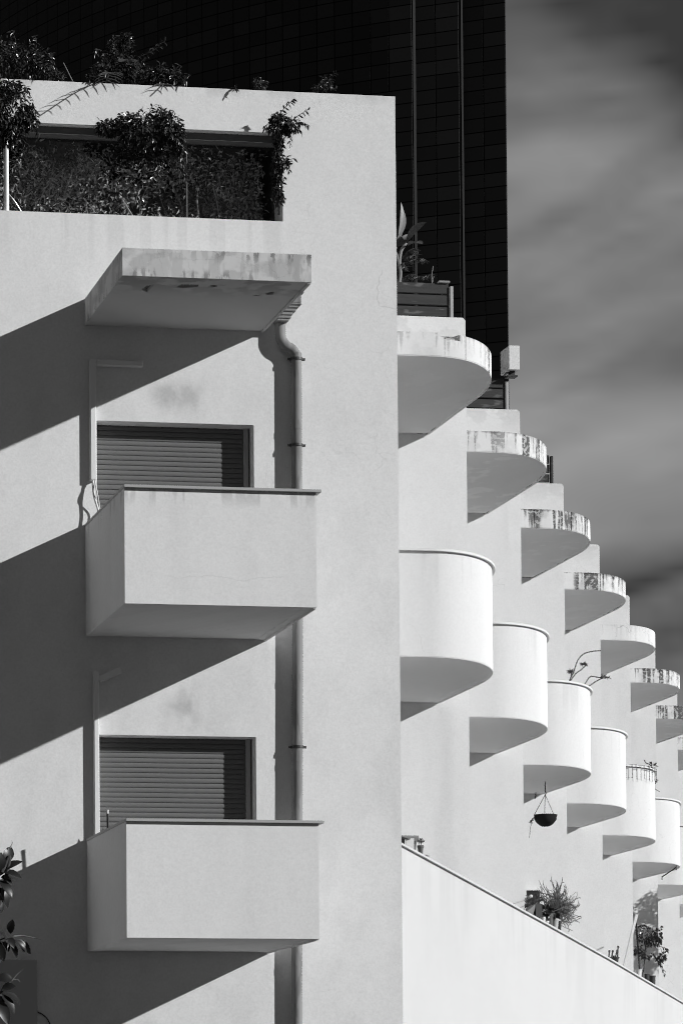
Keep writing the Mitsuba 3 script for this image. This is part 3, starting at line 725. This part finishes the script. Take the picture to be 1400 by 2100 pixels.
# ------------------------------------------------------------------ rubber plant at the lower left
RP = 'rubber_plant'; tag(RP, 'rubber plant with large dark leaves reaching in at the lower left', 'plant')
yr = -1.25
put(f'{RP}__stem', cat([tube(curve([(-4.6, yr, ZG), (-4.35, yr, 0.2), (-4.2, yr, 1.2), (-4.05, yr, 1.9), (-4.120,-1.250,1.782), (-4.092,-1.250,1.879)]), .018, 8),
                        tube(curve([(-4.3, yr, .6), (-4.1, yr, 1.1), (-4.140,-1.250,1.163), (-4.015,-1.250,1.200)]), .012, 8),
                        tube(curve([(-4.4, yr, .1), (-4.15, yr, .6), (-4.143,-1.250,0.679), (-4.053,-1.250,0.794)]), .012, 8)]), 'stem_brown', True)
RL = [((-4.101, -1.25, 1.87), (-4.025, -1.2, 2.022), 0.072), ((-4.12, -1.25, 1.79), (-3.927, -1.25, 1.885), 0.058), ((-4.124, -1.25, 1.786), (-3.946, -1.3, 1.726), 0.063), ((-4.133, -1.25, 1.737), (-3.986, -1.2, 1.721), 0.049), ((-4.129, -1.25, 1.737), (-4.017, -1.25, 1.668), 0.049), ((-4.147, -1.25, 1.711), (-4.036, -1.3, 1.548), 0.067), ((-4.152, -1.25, 1.649), (-4.059, -1.2, 1.464), 0.063), ((-4.165, -1.25, 1.56), (-4.121, -1.25, 1.419), 0.049), ((-4.164, -1.25, 1.781), (-4.137, -1.3, 1.962), 0.076), ((-4.182, -1.25, 1.737), (-4.084, -1.2, 1.866), 0.072), ((-4.042, -1.25, 1.226), (-4.023, -1.25, 1.358), 0.054), ((-4.087, -1.25, 1.186), (-4.176, -1.3, 1.248), 0.058), ((-4.002, -1.25, 1.178), (-3.85, -1.2, 1.045), 0.063), ((-4.006, -1.25, 1.178), (-3.917, -1.25, 1.05), 0.058), ((-4.06, -1.25, 1.199), (-4.02, -1.3, 1.09), 0.045), ((-4.056, -1.25, 1.142), (-3.98, -1.2, 1.009), 0.058), ((-4.118, -1.25, 1.15), (-4.061, -1.25, 1.063), 0.054), ((-4.154, -1.25, 1.141), (-4.115, -1.3, 0.971), 0.063), ((-4.185, -1.25, 1.163), (-4.123, -1.2, 1.035), 0.063), ((-4.026, -1.25, 0.811), (-4.178, -1.25, 0.819), 0.076), ((-4.134, -1.25, 0.718), (-4.004, -1.3, 0.747), 0.067), ((-4.107, -1.25, 0.692), (-3.946, -1.2, 0.581), 0.067), ((-4.138, -1.25, 0.679), (-4.014, -1.25, 0.503), 0.067), ((-4.17, -1.25, 0.634), (-4.077, -1.3, 0.395), 0.076), ((-4.196, -1.25, 0.722), (-4.108, -1.2, 0.567), 0.067)]
for j, (a, b, wd) in enumerate(RL):
    put(numbered(f'{RP}__leaf', j), big_leaf(a, b, wd * 1.45, (rng.normal(0, .25), -.75 + rng.normal(0, .2), .65), curl=.10, shape=.48), 'leaf_rubber', True)
put(f'{RP}__shoot', cat([tube(curve(c, 8), np.linspace(.006, .002, 8 * (len(c) - 1) + 1), 5) for c in
    ([(-4.015,-1.250,1.204), (-3.939,-1.250,1.209), (-3.855,-1.280,1.194), (-3.778,-1.300,1.171)], [(-4.039,-1.250,0.798), (-3.985,-1.270,0.863), (-3.936,-1.300,0.906)], [(-4.035,-1.250,0.811), (-3.985,-1.270,0.810), (-3.968,-1.300,0.787)], [(-4.047,-1.250,2.003), (-4.024,-1.250,2.048), (-4.029,-1.250,2.070)])]), 'stem_pale', True)
# grey cabinet on the wall behind it and the pole on the lower balcony
tag('wall_cabinet', 'plain grey cabinet on the shaded wall behind the rubber plant', 'cabinet')
put('wall_cabinet__body', cbx(-4.6, -3.575, -.06, -.001, .1, 1.075, .006), 'frame_grey')
put('wall_cabinet__cable', tube(curve([(-3.574,-0.010,0.589), (-3.514,-0.012,0.557), (-3.467,-0.012,0.511), (-3.430,-0.012,0.428)], 8), .006, 6), 'clamp_metal', True)
tag('pole', 'thin dark pole with pale tip standing inside the lower box balcony', 'pole')
a_, b_ = np.array((-2.975, -.45, 2.455)), np.array((-2.945, -.42, 1.29))
put('pole__shaft', tube([b_, a_ - (a_ - b_) * .03], .011, 8), 'iron_black', True)
put('pole__tip', tube([a_ - (a_ - b_) * .0305, a_], .0125, 8), 'white_plastic', True)
tag('dark_object', 'small dark pointed thing behind the lower balcony rail beside the duct', 'object')
put('dark_object', trimesh.Trimesh(*hull([(-2.96, -.16, 2.16), (-2.90, -.16, 2.16), (-2.96, -.10, 2.16), (-2.90, -.10, 2.16), (-2.953, -.13, 2.33)]), process=False), 'black_plastic')

# ------------------------------------------------------------------ terrace of the first stepped unit: paddle-leaved plant and conifer
yb = 5.0
PP = 'paddle_leaf_plant'; tag(PP, 'plant with big pale paddle leaves rising behind the first timber screen', 'plant')
for j, (b_, t_, wd, N) in enumerate([((1.560,5.000,9.558), (1.578,4.900,10.006), .085, (.5, -.8, .1)), ((1.487,4.800,9.541), (1.518,4.600,9.808), .10, (.6, -.75, .1)), ((1.662,5.000,9.573), (1.808,4.700,9.728), .13, (-.35, -.85, .45)), ((1.685,5.000,9.546), (1.761,4.700,9.477), .12, (.1, -.8, .6)), ((1.565,5.000,9.530), (1.698,5.000,9.674), .08, (.2, -.9, .3)), ((1.525,5.000,9.473), (1.482,5.000,9.833), .12, (.1, -.9, .1))]):
    put(numbered(f'{PP}__leaf', j), big_leaf(b_, t_, wd, N, curl=.06, fold=.45, n=11, shape=.5), 'leaf_pale' if j in (0, 1) else 'leaf_mid2', True)
put(f'{PP}__stem', cat([tube(curve([(1.578,5.000,9.086), (1.597,5.000,9.225), (1.586,5.000,9.336), (1.605,5.000,9.476), (1.662,5.000,9.573)]), .018, 8), tube(curve([(1.586,5.000,9.308), (1.547,5.000,9.474), (1.548,5.000,9.585)]), .014, 8)]), 'stem_pale', True)
CF = 'small_conifer'; tag(CF, 'small dark conifer with drooping feathery branches behind the first timber screen', 'conifer')
yb = 5.15
put(f'{CF}__trunk', tube([(1.648,5.150,9.102), (1.645,5.150,9.437), (1.657,5.150,9.521)], .012, 6), 'stem_brown', True)
for j, c in enumerate([[(1.651,5.150,9.437), (1.723,5.050,9.511), (1.776,5.000,9.516), (1.787,5.000,9.488)], [(1.651,5.150,9.437), (1.711,5.050,9.444), (1.775,5.000,9.449)], [(1.650,5.150,9.381), (1.751,5.050,9.395), (1.816,4.950,9.391), (1.857,4.900,9.362)], [(1.648,5.150,9.186), (1.709,5.050,9.227), (1.762,5.000,9.220)], [(1.648,5.150,9.158), (1.749,5.050,9.200), (1.860,4.950,9.187), (1.930,4.900,9.203)], [(1.650,5.150,9.353), (1.610,4.950,9.323), (1.602,4.850,9.249)]]):
    cc = curve(c, 12); m_ = [tube(cc, np.linspace(.006, .002, len(cc)), 5)]
    for q in cc[4:]:
        for _ in range(3):
            dv = np.array([rng.normal(0, .025), rng.normal(0, .03), -rng.uniform(.015, .055)])
            m_.append(tube([q, q + dv], [.0035, .001], 3, False))
    put(numbered(f'{CF}__branch', j), cat(m_), 'leaf_mid2')
put(f'{CF}__shoot', cat([tube(curve([(1.773,4.400,8.941), (1.768,4.400,9.034), (1.786,4.400,9.144)], 8), .005, 5), tube([(1.773,4.400,8.952), (1.791,4.400,9.029)], .004, 5)]), 'stem_pale', True)

# ------------------------------------------------------------------ plants and things on and under the round balconies
def rosette(at, r, n):
    a = rng.uniform(0, 2 * np.pi, n); el = rng.uniform(-.5, .9, n)
    D = np.stack([np.cos(a) * np.cos(el), np.sin(a) * np.cos(el), np.sin(el)], 1)
    return leaf_mass(np.tile(at, (n, 1)), D, rng.uniform(.7, 1.1, n) * r, r * .22)


SB = 'spindly_plant'; tag(SB, 'spindly plant with leaf tufts on bare bent stems, on the third round balcony', 'plant')
ys = 3 * PS - 2.75
st = [[(5.083,9.224,5.298), (5.149,9.224,5.424), (5.202,9.224,5.569), (5.288,9.224,5.658), (5.405,9.224,5.692), (5.509,9.224,5.703)],
      [(5.096,9.224,5.298), (5.175,9.224,5.400), (5.253,9.224,5.457), (5.312,9.224,5.515)], [(5.096,9.224,5.298), (5.116,9.224,5.380), (5.110,9.224,5.423)],
      [(5.719,10.374,5.448), (5.800,10.374,5.553), (5.856,10.274,5.532), (5.938,10.174,5.505)], [(5.810,10.474,5.440), (5.934,10.374,5.523), (6.016,10.274,5.535)]]
put(f'{SB}__stem', cat([tube(curve(c, 8), .007, 5) for c in st] + [tube([(c[0][0], c[0][1], c[0][2] - .3), c[0]], .007, 5) for c in st]), 'stem_brown', True)
for j, (p_, n_, r_) in enumerate([((5.273,9.224,5.520), 26, .06), ((5.319,9.224,5.515), 18, .05), ((5.110,9.224,5.417), 34, .065), ((5.930,10.224,5.532), 18, .06), ((5.984,10.224,5.520), 16, .05)]):
    put(numbered(f'{SB}__leaf_tuft', j), rosette(p_, r_, n_), 'leaf_mid')
put(f'{SB}__pot', pot_mesh((st[0][0][0] + .05, st[0][0][1] + .12, st[0][0][2] - .30), .12, .22), 'terracotta', 40)

# wire hangers over the fifth balcony's coping
def onbal(k, x, d=0.0):
    """a point on the outer face of balcony k at world x: (x, y, outward normal)"""
    xb = X0 + PW * k - .336; rx, ry = 1.07, 1.07 * 1.55
    c = min(max((x - (xb - rx)) / rx, 0), .999); yy = PS * k - 3.04 + ry - ry * math.sqrt(1 - c * c)
    n_ = np.array([c / rx, -math.sqrt(1 - c * c) / ry]); n_ /= np.linalg.norm(n_)
    return x + n_[0] * d, yy + n_[1] * d


x5 = X0 + PW * 5
HPOS = ['leftmost', 'second', 'middle one', 'fourth', 'rightmost']
for j, xx in enumerate([x5 - 1.24, x5 - 1.07, x5 - .90, x5 - .80, x5 - .66]):
    key = numbered('wire_hanger', j)
    tag(key, f'{HPOS[j]} of the thin wire hangers hooked over the coping of the fifth round balcony', 'hanger', 'wire hangers on the fifth balcony')
    w_ = .11 if j in (0, 2) else .08; h_ = .20 + .02 * (j % 2)
    L_, R_ = onbal(5, xx - w_ / 2, .05), onbal(5, xx + w_ / 2, .05); zt = 5.2735
    Li, Ri = onbal(5, xx - w_ / 2, -.16), onbal(5, xx + w_ / 2, -.16)
    put(f'{key}__wire', cat([tube([(*Li, zt - .06), (*Li, zt + .006), (*L_, zt + .006), (*L_, zt - h_), (*R_, zt - h_ - .004), (*R_, zt + .006), (*Ri, zt + .006), (*Ri, zt - .06)], .0042, 5)]), 'iron_black')
    put(f'{key}__tie', tube([(*L_, zt - .035), (*R_, zt - .035)], .006, 5), 'iron_black')
tag('balcony_succulent', 'little dark plant trailing over the coping at the fifth balcony right end', 'plant')
b5 = np.array([*onbal(5, x5 - .60, -.02), 5.28]); b6 = np.array([*onbal(5, x5 - .37, .03), 5.22])
P, D = lumps([(tuple(b5 + [0, 0, .05]), (.05, .05, .04), 1), (tuple(b6), (.05, .06, .07), 1.2)], 60)
put('balcony_succulent__foliage', leaf_mass(P, D, .05, .024), 'leaf_vine')
put('balcony_succulent__stem', cat([tube(curve([b5 + [0, 0, -.03], b5 + [-.03, 0, .07], b5 + [-.10, 0, .10], b5 + [-.13, 0, .15]], 6), .008, 5), tube(curve([b5, (b5 + b6) / 2 + [0, 0, .03], b6], 6), .007, 5), tube(curve([b6 + [0, 0, -.08], b6 + [.03, 0, -.16], b6 + [.10, 0, -.2]], 6), .005, 5)]), 'stem_brown', True)

HB = 'hanging_basket'; tag(HB, 'dark half-round hanging basket on three chains under the third round balcony', 'basket')
hx, hy, _ = (5.258,10.624,3.743)
rb = .5 * ((5.412,10.624,3.745)[0] - (5.111,10.624,3.741)[0]); zt = (5.258,10.624,3.743)[2]; zb = (5.257,10.624,3.595)[2]
hb = lathe([(.001, zb)] + [(rb * math.sin(a), zt - (zt - zb) * math.cos(a)) for a in np.linspace(.15, 1.57, 9)] + [(rb * 1.03, zt + .008), (rb * .94, zt + .004), (rb * .9, zt - .02), (.001, zt - .025)], (hx, hy, 0), 24)
hv = hb.vertices; rr_ = (meshkit.fbm(hv * 28, 3, 3) - .5) * .022; hb.vertices = hv + (hv - [hx, hy, zt]) / rb * rr_[:, None]
put(f'{HB}__bowl', hb, 'basket_coir', True)
ap = np.array([hx, hy, (5.261,10.624,4.020)[2]])
for j, a in enumerate((2.75, .35, 4.3)):
    e = np.array([hx + rb * .98 * math.cos(a), hy + rb * .98 * math.sin(a), zt + .006])
    put(numbered(f'{HB}__chain', j), tube([e, ap], .0042, 4), 'clamp_metal')
put(f'{HB}__hook', tube(curve([ap, ap + [.012, 0, .02], ap + [0, 0, .05], ap + [0, 0, 4.195 - ap[2]]], 5), .007, 5), 'clamp_metal', True)
tr = curve([(hx - rb * .9, hy - .02, zt - .01), (hx - rb * 1.25, hy - .04, zt - .05), (hx - rb * 1.45, hy - .05, zt - .14), (hx - rb * 1.6, hy - .05, zt - .30)], 8)
put(f'{HB}__trailing_plant', cat([tube(tr, .004, 4)] + [leaf_mass(tr[2:14:1], rng.normal(0, .5, (12, 3)) + [-.3, 0, -.6], .04, .02), leaf_mass(tr[14::4], rng.normal(0, .5, (len(tr[14::4]), 3)) + [0, 0, -.6], .035, .014)]), 'leaf_vine')
tag('ceiling_hook', 'short bent hook under the third round balcony left of the hanging basket', 'hook')
q = np.array((5.547,11.801,4.190)); put('ceiling_hook', tube(curve([q + [0, 0, .004], q + [0, 0, -.04], q + [-.012, 0, -.085]], 5), .008, 6), 'clamp_metal', True)
tag('awning_bracket', 'thin bent bracket below the sixth round balcony at the right edge', 'bracket')
q0, q1, q2 = np.array((11.386,21.348,4.148)), np.array((11.357,21.448,4.108)), np.array((11.535,22.348,4.078))
put('awning_bracket__arm', cat([tube([q0, q1, q2], .011, 5), tube([q2, q2 + [0, 0, -.05]], .008, 5), tube([q0 + [0, 0, .07], q0 + [0, 0, -.05]], .008, 5)]), 'clamp_metal')

# ------------------------------------------------------------------ pots, plants and clutter along the garden wall
def pot(key, label, at, r, h, m_, category='pot', group=None):
    tag(key, label, category, group); put(key, pot_mesh(at, r, h), m_, 40)


tag('folded_shade', 'weathered folded shade board tilting over a white panel at the top of the garden wall', 'board')
a1, a2, a3 = np.array((0.529,1.687,2.470)), np.array((0.908,2.335,2.553)), np.array((0.998,2.489,2.504))
put('folded_shade__board', trimesh.Trimesh(*hull([a1, a1 + [.0, .25, .02], a1 + [0, 0, .012], a2, a2 + [0, .2, .02], a2 + [0, 0, -.02], a3 - [.10, 0, -.02], a3 - [.03, 0, .01]]), process=False), 'weathered')
c0 = np.array((0.683,2.048,2.505))
put('folded_shade__white_panel', bx(c0[0], c0[0] + .085, c0[1], c0[1] + .02, c0[2] - .30, c0[2] - .012), 'white_plastic')
put('folded_shade__leg', cat([bx(c0[0] - .05, c0[0] - .005, c0[1] + .03, c0[1] + .06, c0[2] - .30, c0[2] - .008), tube([np.array((0.821,2.246,2.406)) - [0, 0, .1], (0.880,2.346,2.513)], .016, 6)]), 'weathered')
pt_ = np.array((0.882,2.191,2.366))
pot('garden_pot', 'small dark rimmed flower pot near the top of the garden wall', (pt_[0], pt_[1], pt_[2] - .03), .034, .098, 'grey_pot')
tag('pot_sprig', 'stubby dark sprig with two stalks standing in the topmost flower pot', 'plant')
put('pot_sprig__stalk', cat([tube([(pt_[0] - .012, pt_[1], pt_[2] + .05), (pt_[0] - .012, pt_[1], pt_[2] + .10)], .004, 5), tube([(pt_[0] + .010, pt_[1], pt_[2] + .05), (pt_[0] + .008, pt_[1], pt_[2] + .10)], .004, 5)]), 'stem_pale')
P, D = lumps([((pt_[0] - .008, pt_[1], pt_[2] + .115), (.02, .02, .018), 1), ((pt_[0] + .012, pt_[1], pt_[2] + .12), (.018, .02, .012), 1)], 40)
put('pot_sprig__foliage', leaf_mass(P, D, .025, .014), 'leaf_mid')
pt_ = np.array((1.042,2.464,2.349))
pot('garden_pot_001', 'little pale grey pot just below the topmost dark flower pot', (pt_[0], pt_[1], pt_[2] - .06), .026, .075, 'stone_pale')

# middle group: window of the third unit, planter box, spiky shrub, pots
wA, wB = (5.429,11.954,2.884), (5.646,11.954,2.520)
put('stepped_house_002__window', cat([bx(wA[0] + .02, wB[0], PS * 3 - .015, PS * 3 - .0015, wB[2] - .1, wA[2] - .012)]), 'dark_room')
put('stepped_house_002__window__frame', cat([bx(wA[0] - .008, wA[0] + .0195, PS * 3 - .04, PS * 3 - .0016, wB[2] - .1, wA[2] + .014), bx(wA[0] + .0196, wB[0] + .01, PS * 3 - .03, PS * 3 - .0016, wA[2] - .0115, wA[2] + .014)]), 'duct_plastic')
p_ = (4.203,8.104,2.254)
tag('planter_box', 'dark weathered planter box overhanging the middle of the garden wall coping', 'planter')
put('planter_box__front', trimesh.Trimesh(*hull([(3.725,7.050,2.164), (4.455,8.791,2.416), (4.018,7.551,2.166), (4.006,7.530,2.300), (4.077,8.048,2.303), (4.377,8.560,2.238)]), process=False), 'weathered')
put('planter_box__side', trimesh.Trimesh(*hull([(4.030,7.570,2.304), (4.026,7.564,2.161), (4.228,7.909,2.340), (4.276,8.031,2.183), (4.775,9.438,2.461), (3.935,7.310,2.110), (4.139,7.718,2.156)]), process=False), 'box_dark')
tag('box_plant', 'low leafy plant with one pale bloom in front of the small dark window', 'plant')
P, D = lumps([(tuple((4.262,8.462,2.393)), (.05, .08, .06), 2), (tuple((4.472,8.821,2.468)), (.06, .08, .05), 2)], 160)
put('box_plant__foliage', leaf_mass(P, D, .06, .022), 'leaf_mid')
put('box_plant__bloom', trimesh.creation.icosphere(1, .022).apply_translation((4.231,8.311,2.465)), 'white_plastic', True)
SH_ = 'spiky_shrub'; tag(SH_, 'wiry shrub of thin twisting dark leaves beside the small dark window', 'shrub')
ctr, out = np.array((5.017,9.555,2.373)), []
tg = [(4.954, 9.932, 2.744), (4.059, 7.31, 2.518), (4.867, 9.397, 2.733), (4.78, 9.015, 2.698), (4.941, 9.318, 2.708), (5.116, 9.672, 2.741), (4.819, 8.736, 2.605), (5.337, 10.046, 2.682), (5.311, 9.851, 2.614), (6.486, 12.854, 2.885), (5.858, 11.045, 2.69), (5.68, 10.604, 2.573), (5.623, 10.524, 2.527), (5.64, 10.461, 2.529), (5.402, 9.962, 2.434), (5.831, 10.854, 2.44), (5.8, 11.007, 2.38), (5.593, 10.482, 2.37), (5.638, 10.843, 2.314), (5.33, 10.041, 2.161), (4.462, 8.612, 2.548), (4.859, 9.651, 2.568), (4.74, 9.211, 2.572), (4.658, 8.822, 2.599), (4.949, 9.395, 2.621), (5.286, 10.143, 2.677), (5.749, 11.265, 2.727), (5.413, 10.167, 2.566), (5.488, 10.303, 2.514), (4.788, 9.402, 2.496), (4.42, 8.323, 2.328), (4.669, 8.891, 2.482)]
for j in range(150):
    e = np.array(tg[j % len(tg)]); b_ = ctr + rng.normal(0, [.05, .07, .05]); f_ = 1.0 if j < len(tg) else rng.uniform(.5, 1.0)
    e = ctr + (e - ctr) * f_ + rng.normal(0, .03, 3); mid = (b_ + e) / 2 + rng.normal(0, .04, 3)
    c = curve([b_, mid, e, e + (e - mid) * .25 + rng.normal(0, .025, 3)], 6)
    out.append(tube(c, np.concatenate([np.linspace(.0048, .0045, len(c) - 4), np.linspace(.004, .001, 4)]), 4))
n = 70
P, D = lumps([(tuple(ctr + [0, 0, .02]), (.19, .16, .17), 1)], n)
out.append(leaf_mass(P, D + rng.normal(0, .5, (n, 3)), rng.uniform(.05, .09, n), .014))
put(f'{SH_}__foliage', cat(out), 'leaf_mid')
P, D = lumps([(tuple((4.522,8.610,2.316)), (.05, .08, .05), 2), (tuple((4.753,9.005,2.301)), (.06, .08, .04), 2)], 120)
tag('broad_leaf_plant', 'broad-leaved dark plant low under the spiky shrub', 'plant')
put('broad_leaf_plant__foliage', leaf_mass(P, D, .07, .04), 'leaf_vine')
for j, (k_, lab, p_, r_, h_, m_) in enumerate([('garden_pot_002', 'squat white pot with rounded shoulders beside the planter box', (4.254,7.954,2.110), .032, .10, 'white_plastic'),
        ('garden_pot_003', 'low white pot wedged between two bigger pots on the garden wall', (4.329,8.043,2.088), .034, .08, 'white_plastic'),
        ('garden_pot_004', 'dark square-shouldered pot under the broad-leaved plant', (4.686,8.930,2.153), .055, .18, 'grey_pot'),
        ('garden_pot_005', 'pale mottled stone pot under the spiky shrub', (4.795,9.037,2.131), .055, .16, 'stone_pale'),
        ('garden_pot_006', 'tall narrow dark pot right of the mottled stone pot', (4.890,9.139,2.109), .032, .15, 'box_dark')]):
    pot(k_, lab, (p_[0], p_[1], p_[2] - .03), r_, h_, m_)

# lower group: tools, leaning boards, dark doorway, climbing plant, cans
tag('tool_bucket', 'dark bucket of little sticks and tools on the lower garden wall', 'bucket')
p_ = (6.892,12.462,1.937); put('tool_bucket__bucket', pot_mesh((p_[0], p_[1], p_[2] - .03), .062, .10), 'box_dark', 40)
for j, (a_, b_) in enumerate([((6.633,12.019,1.959), (6.676,12.092,2.065)), ((6.732,12.189,1.971), (6.816,12.332,2.082)), ((6.896,12.509,1.980), (7.043,12.760,2.120)), ((7.039,12.752,1.984), (7.086,12.833,2.180)), ((6.890,12.419,1.974), (6.810,12.283,2.005))]):
    put(numbered('tool_bucket__stick', j), cat([tube([np.array(a_) - [0, 0, .05], b_], .010, 6), tube([np.array(b_) - [0, 0, .02], np.array(b_) + [0, 0, .01]], .014, 6)]), 'iron_black')
tag('leaning_board', 'pale narrow board leaning against the wall beside the dark doorway', 'board')
A_, B_2 = np.array((7.169,12.837,1.888)), np.array((9.281,17.732,3.043))
put('leaning_board', trimesh.Trimesh(*hull([A_ + d for d in ((-.012, 0, 0), (.012, 0, 0), (-.012, .03, 0), (.012, .03, 0))] + [B_2 + d for d in ((-.022, 0, 0), (.02, 0, 0), (-.022, .03, 0), (.02, .03, 0))]), process=False), 'white_plastic')
dA, dB = (11.619,23.928,3.528), (11.660,23.928,2.411)
put('stepped_house_005__door', bx(X0 + PW * 5 + .004, X0 + PW * 5 + .40, PS * 6 - .02, PS * 6 - .0015, dB[2] - .1, dA[2]), 'dark_room')
tag('gate_bar', 'black sloping bar in front of the dark doorway behind the leaning board', 'bar')
put('gate_bar', tube([(11.633,23.828,3.434), (11.664,23.828,3.048), (11.711,23.828,2.405)], .016, 6), 'iron_black', True)
climber('wall_climber', 'leafy dark climber sprawling round the unit corner at the lower right', 'climbing plant',
        [E_((11.559,23.148,3.126), (.14, .2, .16), 2), E_((11.634,23.048,3.034), (.13, .2, .10), 2), E_((11.701,22.948,3.129), (.07, .1, .10), 1), E_((11.679,22.748,2.743), (.06, .08, .09), 1.2), E_((11.502,23.348,2.885), (.08, .1, .08), 1), E_((11.555,23.148,2.787), (.10, .1, .06), .7)], 420, .075,
        [[(11.501,23.448,3.301), (11.539,23.248,3.328), (11.601,23.048,3.262)], [(11.653,23.048,3.187), (11.720,22.948,3.247), (11.738,22.948,3.281)], [(11.655,22.948,2.943), (11.765,22.848,2.902), (11.768,22.748,2.845)], [(11.565,22.948,2.815), (11.634,22.748,2.634), (11.719,22.748,2.441)]],
        stems=[[(11.568,23.348,2.418), (11.568,23.248,2.793), (11.559,23.148,3.126)], [(11.631,23.048,2.823), (11.656,22.848,2.640), (11.685,22.748,2.550)]])
for j, (k_, lab, p_, r_, h_, m_) in enumerate([('small_can', 'white box-like can, leftmost of the small row low on the wall', (7.784,13.887,1.819), .05, .15, 'white_plastic'),
        ('small_can_001', 'grey can between the white can and two black cans', (7.959,14.187,1.818), .036, .13, 'grey_pot'),
        ('small_can_002', 'black can with a pale stripe, left one of the black pair', (8.137,14.490,1.794), .05, .15, 'box_dark'),
        ('small_can_003', 'black can at the right end of the small row', (8.408,14.954,1.781), .055, .17, 'box_dark')]):
    tag(k_, lab, 'can'); put(k_, lathe([(.001, 0), (r_ * .9, 0), (r_, h_ * .9), (r_ * 1.06, h_ * .92), (r_ * 1.06, h_), (r_ * .9, h_), (r_ * .85, h_ * .9), (.001, h_ * .9)], (p_[0], p_[1], p_[2] - .04), 16), m_, 40)

# a leafy tree beside the garden wall, just past the right frame edge: its shadow falls on the sixth unit
gc = np.array((11.876,23.948,3.316)) + 2.15 * SUN
tag('garden_tree', 'small leafy garden tree just past the right frame edge, shading the wall behind the climber', 'tree')
P, D = lumps([(tuple(gc + [0, 0, -.05]), (.27, .27, .36), 3), (tuple(gc + [-.1, 0, .35]), (.16, .2, .12), .5), (tuple(gc + [.2, .1, .55]), (.25, .2, .10), .4), (tuple(gc + [.1, 0, -.5]), (.25, .2, .25), 1.5)], 1100)
put('garden_tree__crown', leaf_mass(P, D + rng.normal(0, .4, D.shape) + [0, 0, -.4], rng.uniform(.08, .13, len(P)), .045), 'leaf_vine')
put('garden_tree__trunk', tube(curve([(gc[0], gc[1], ZG), (gc[0] + .04, gc[1], 0.5), tuple(gc)], 8), .035, 8), 'stem_brown', True)
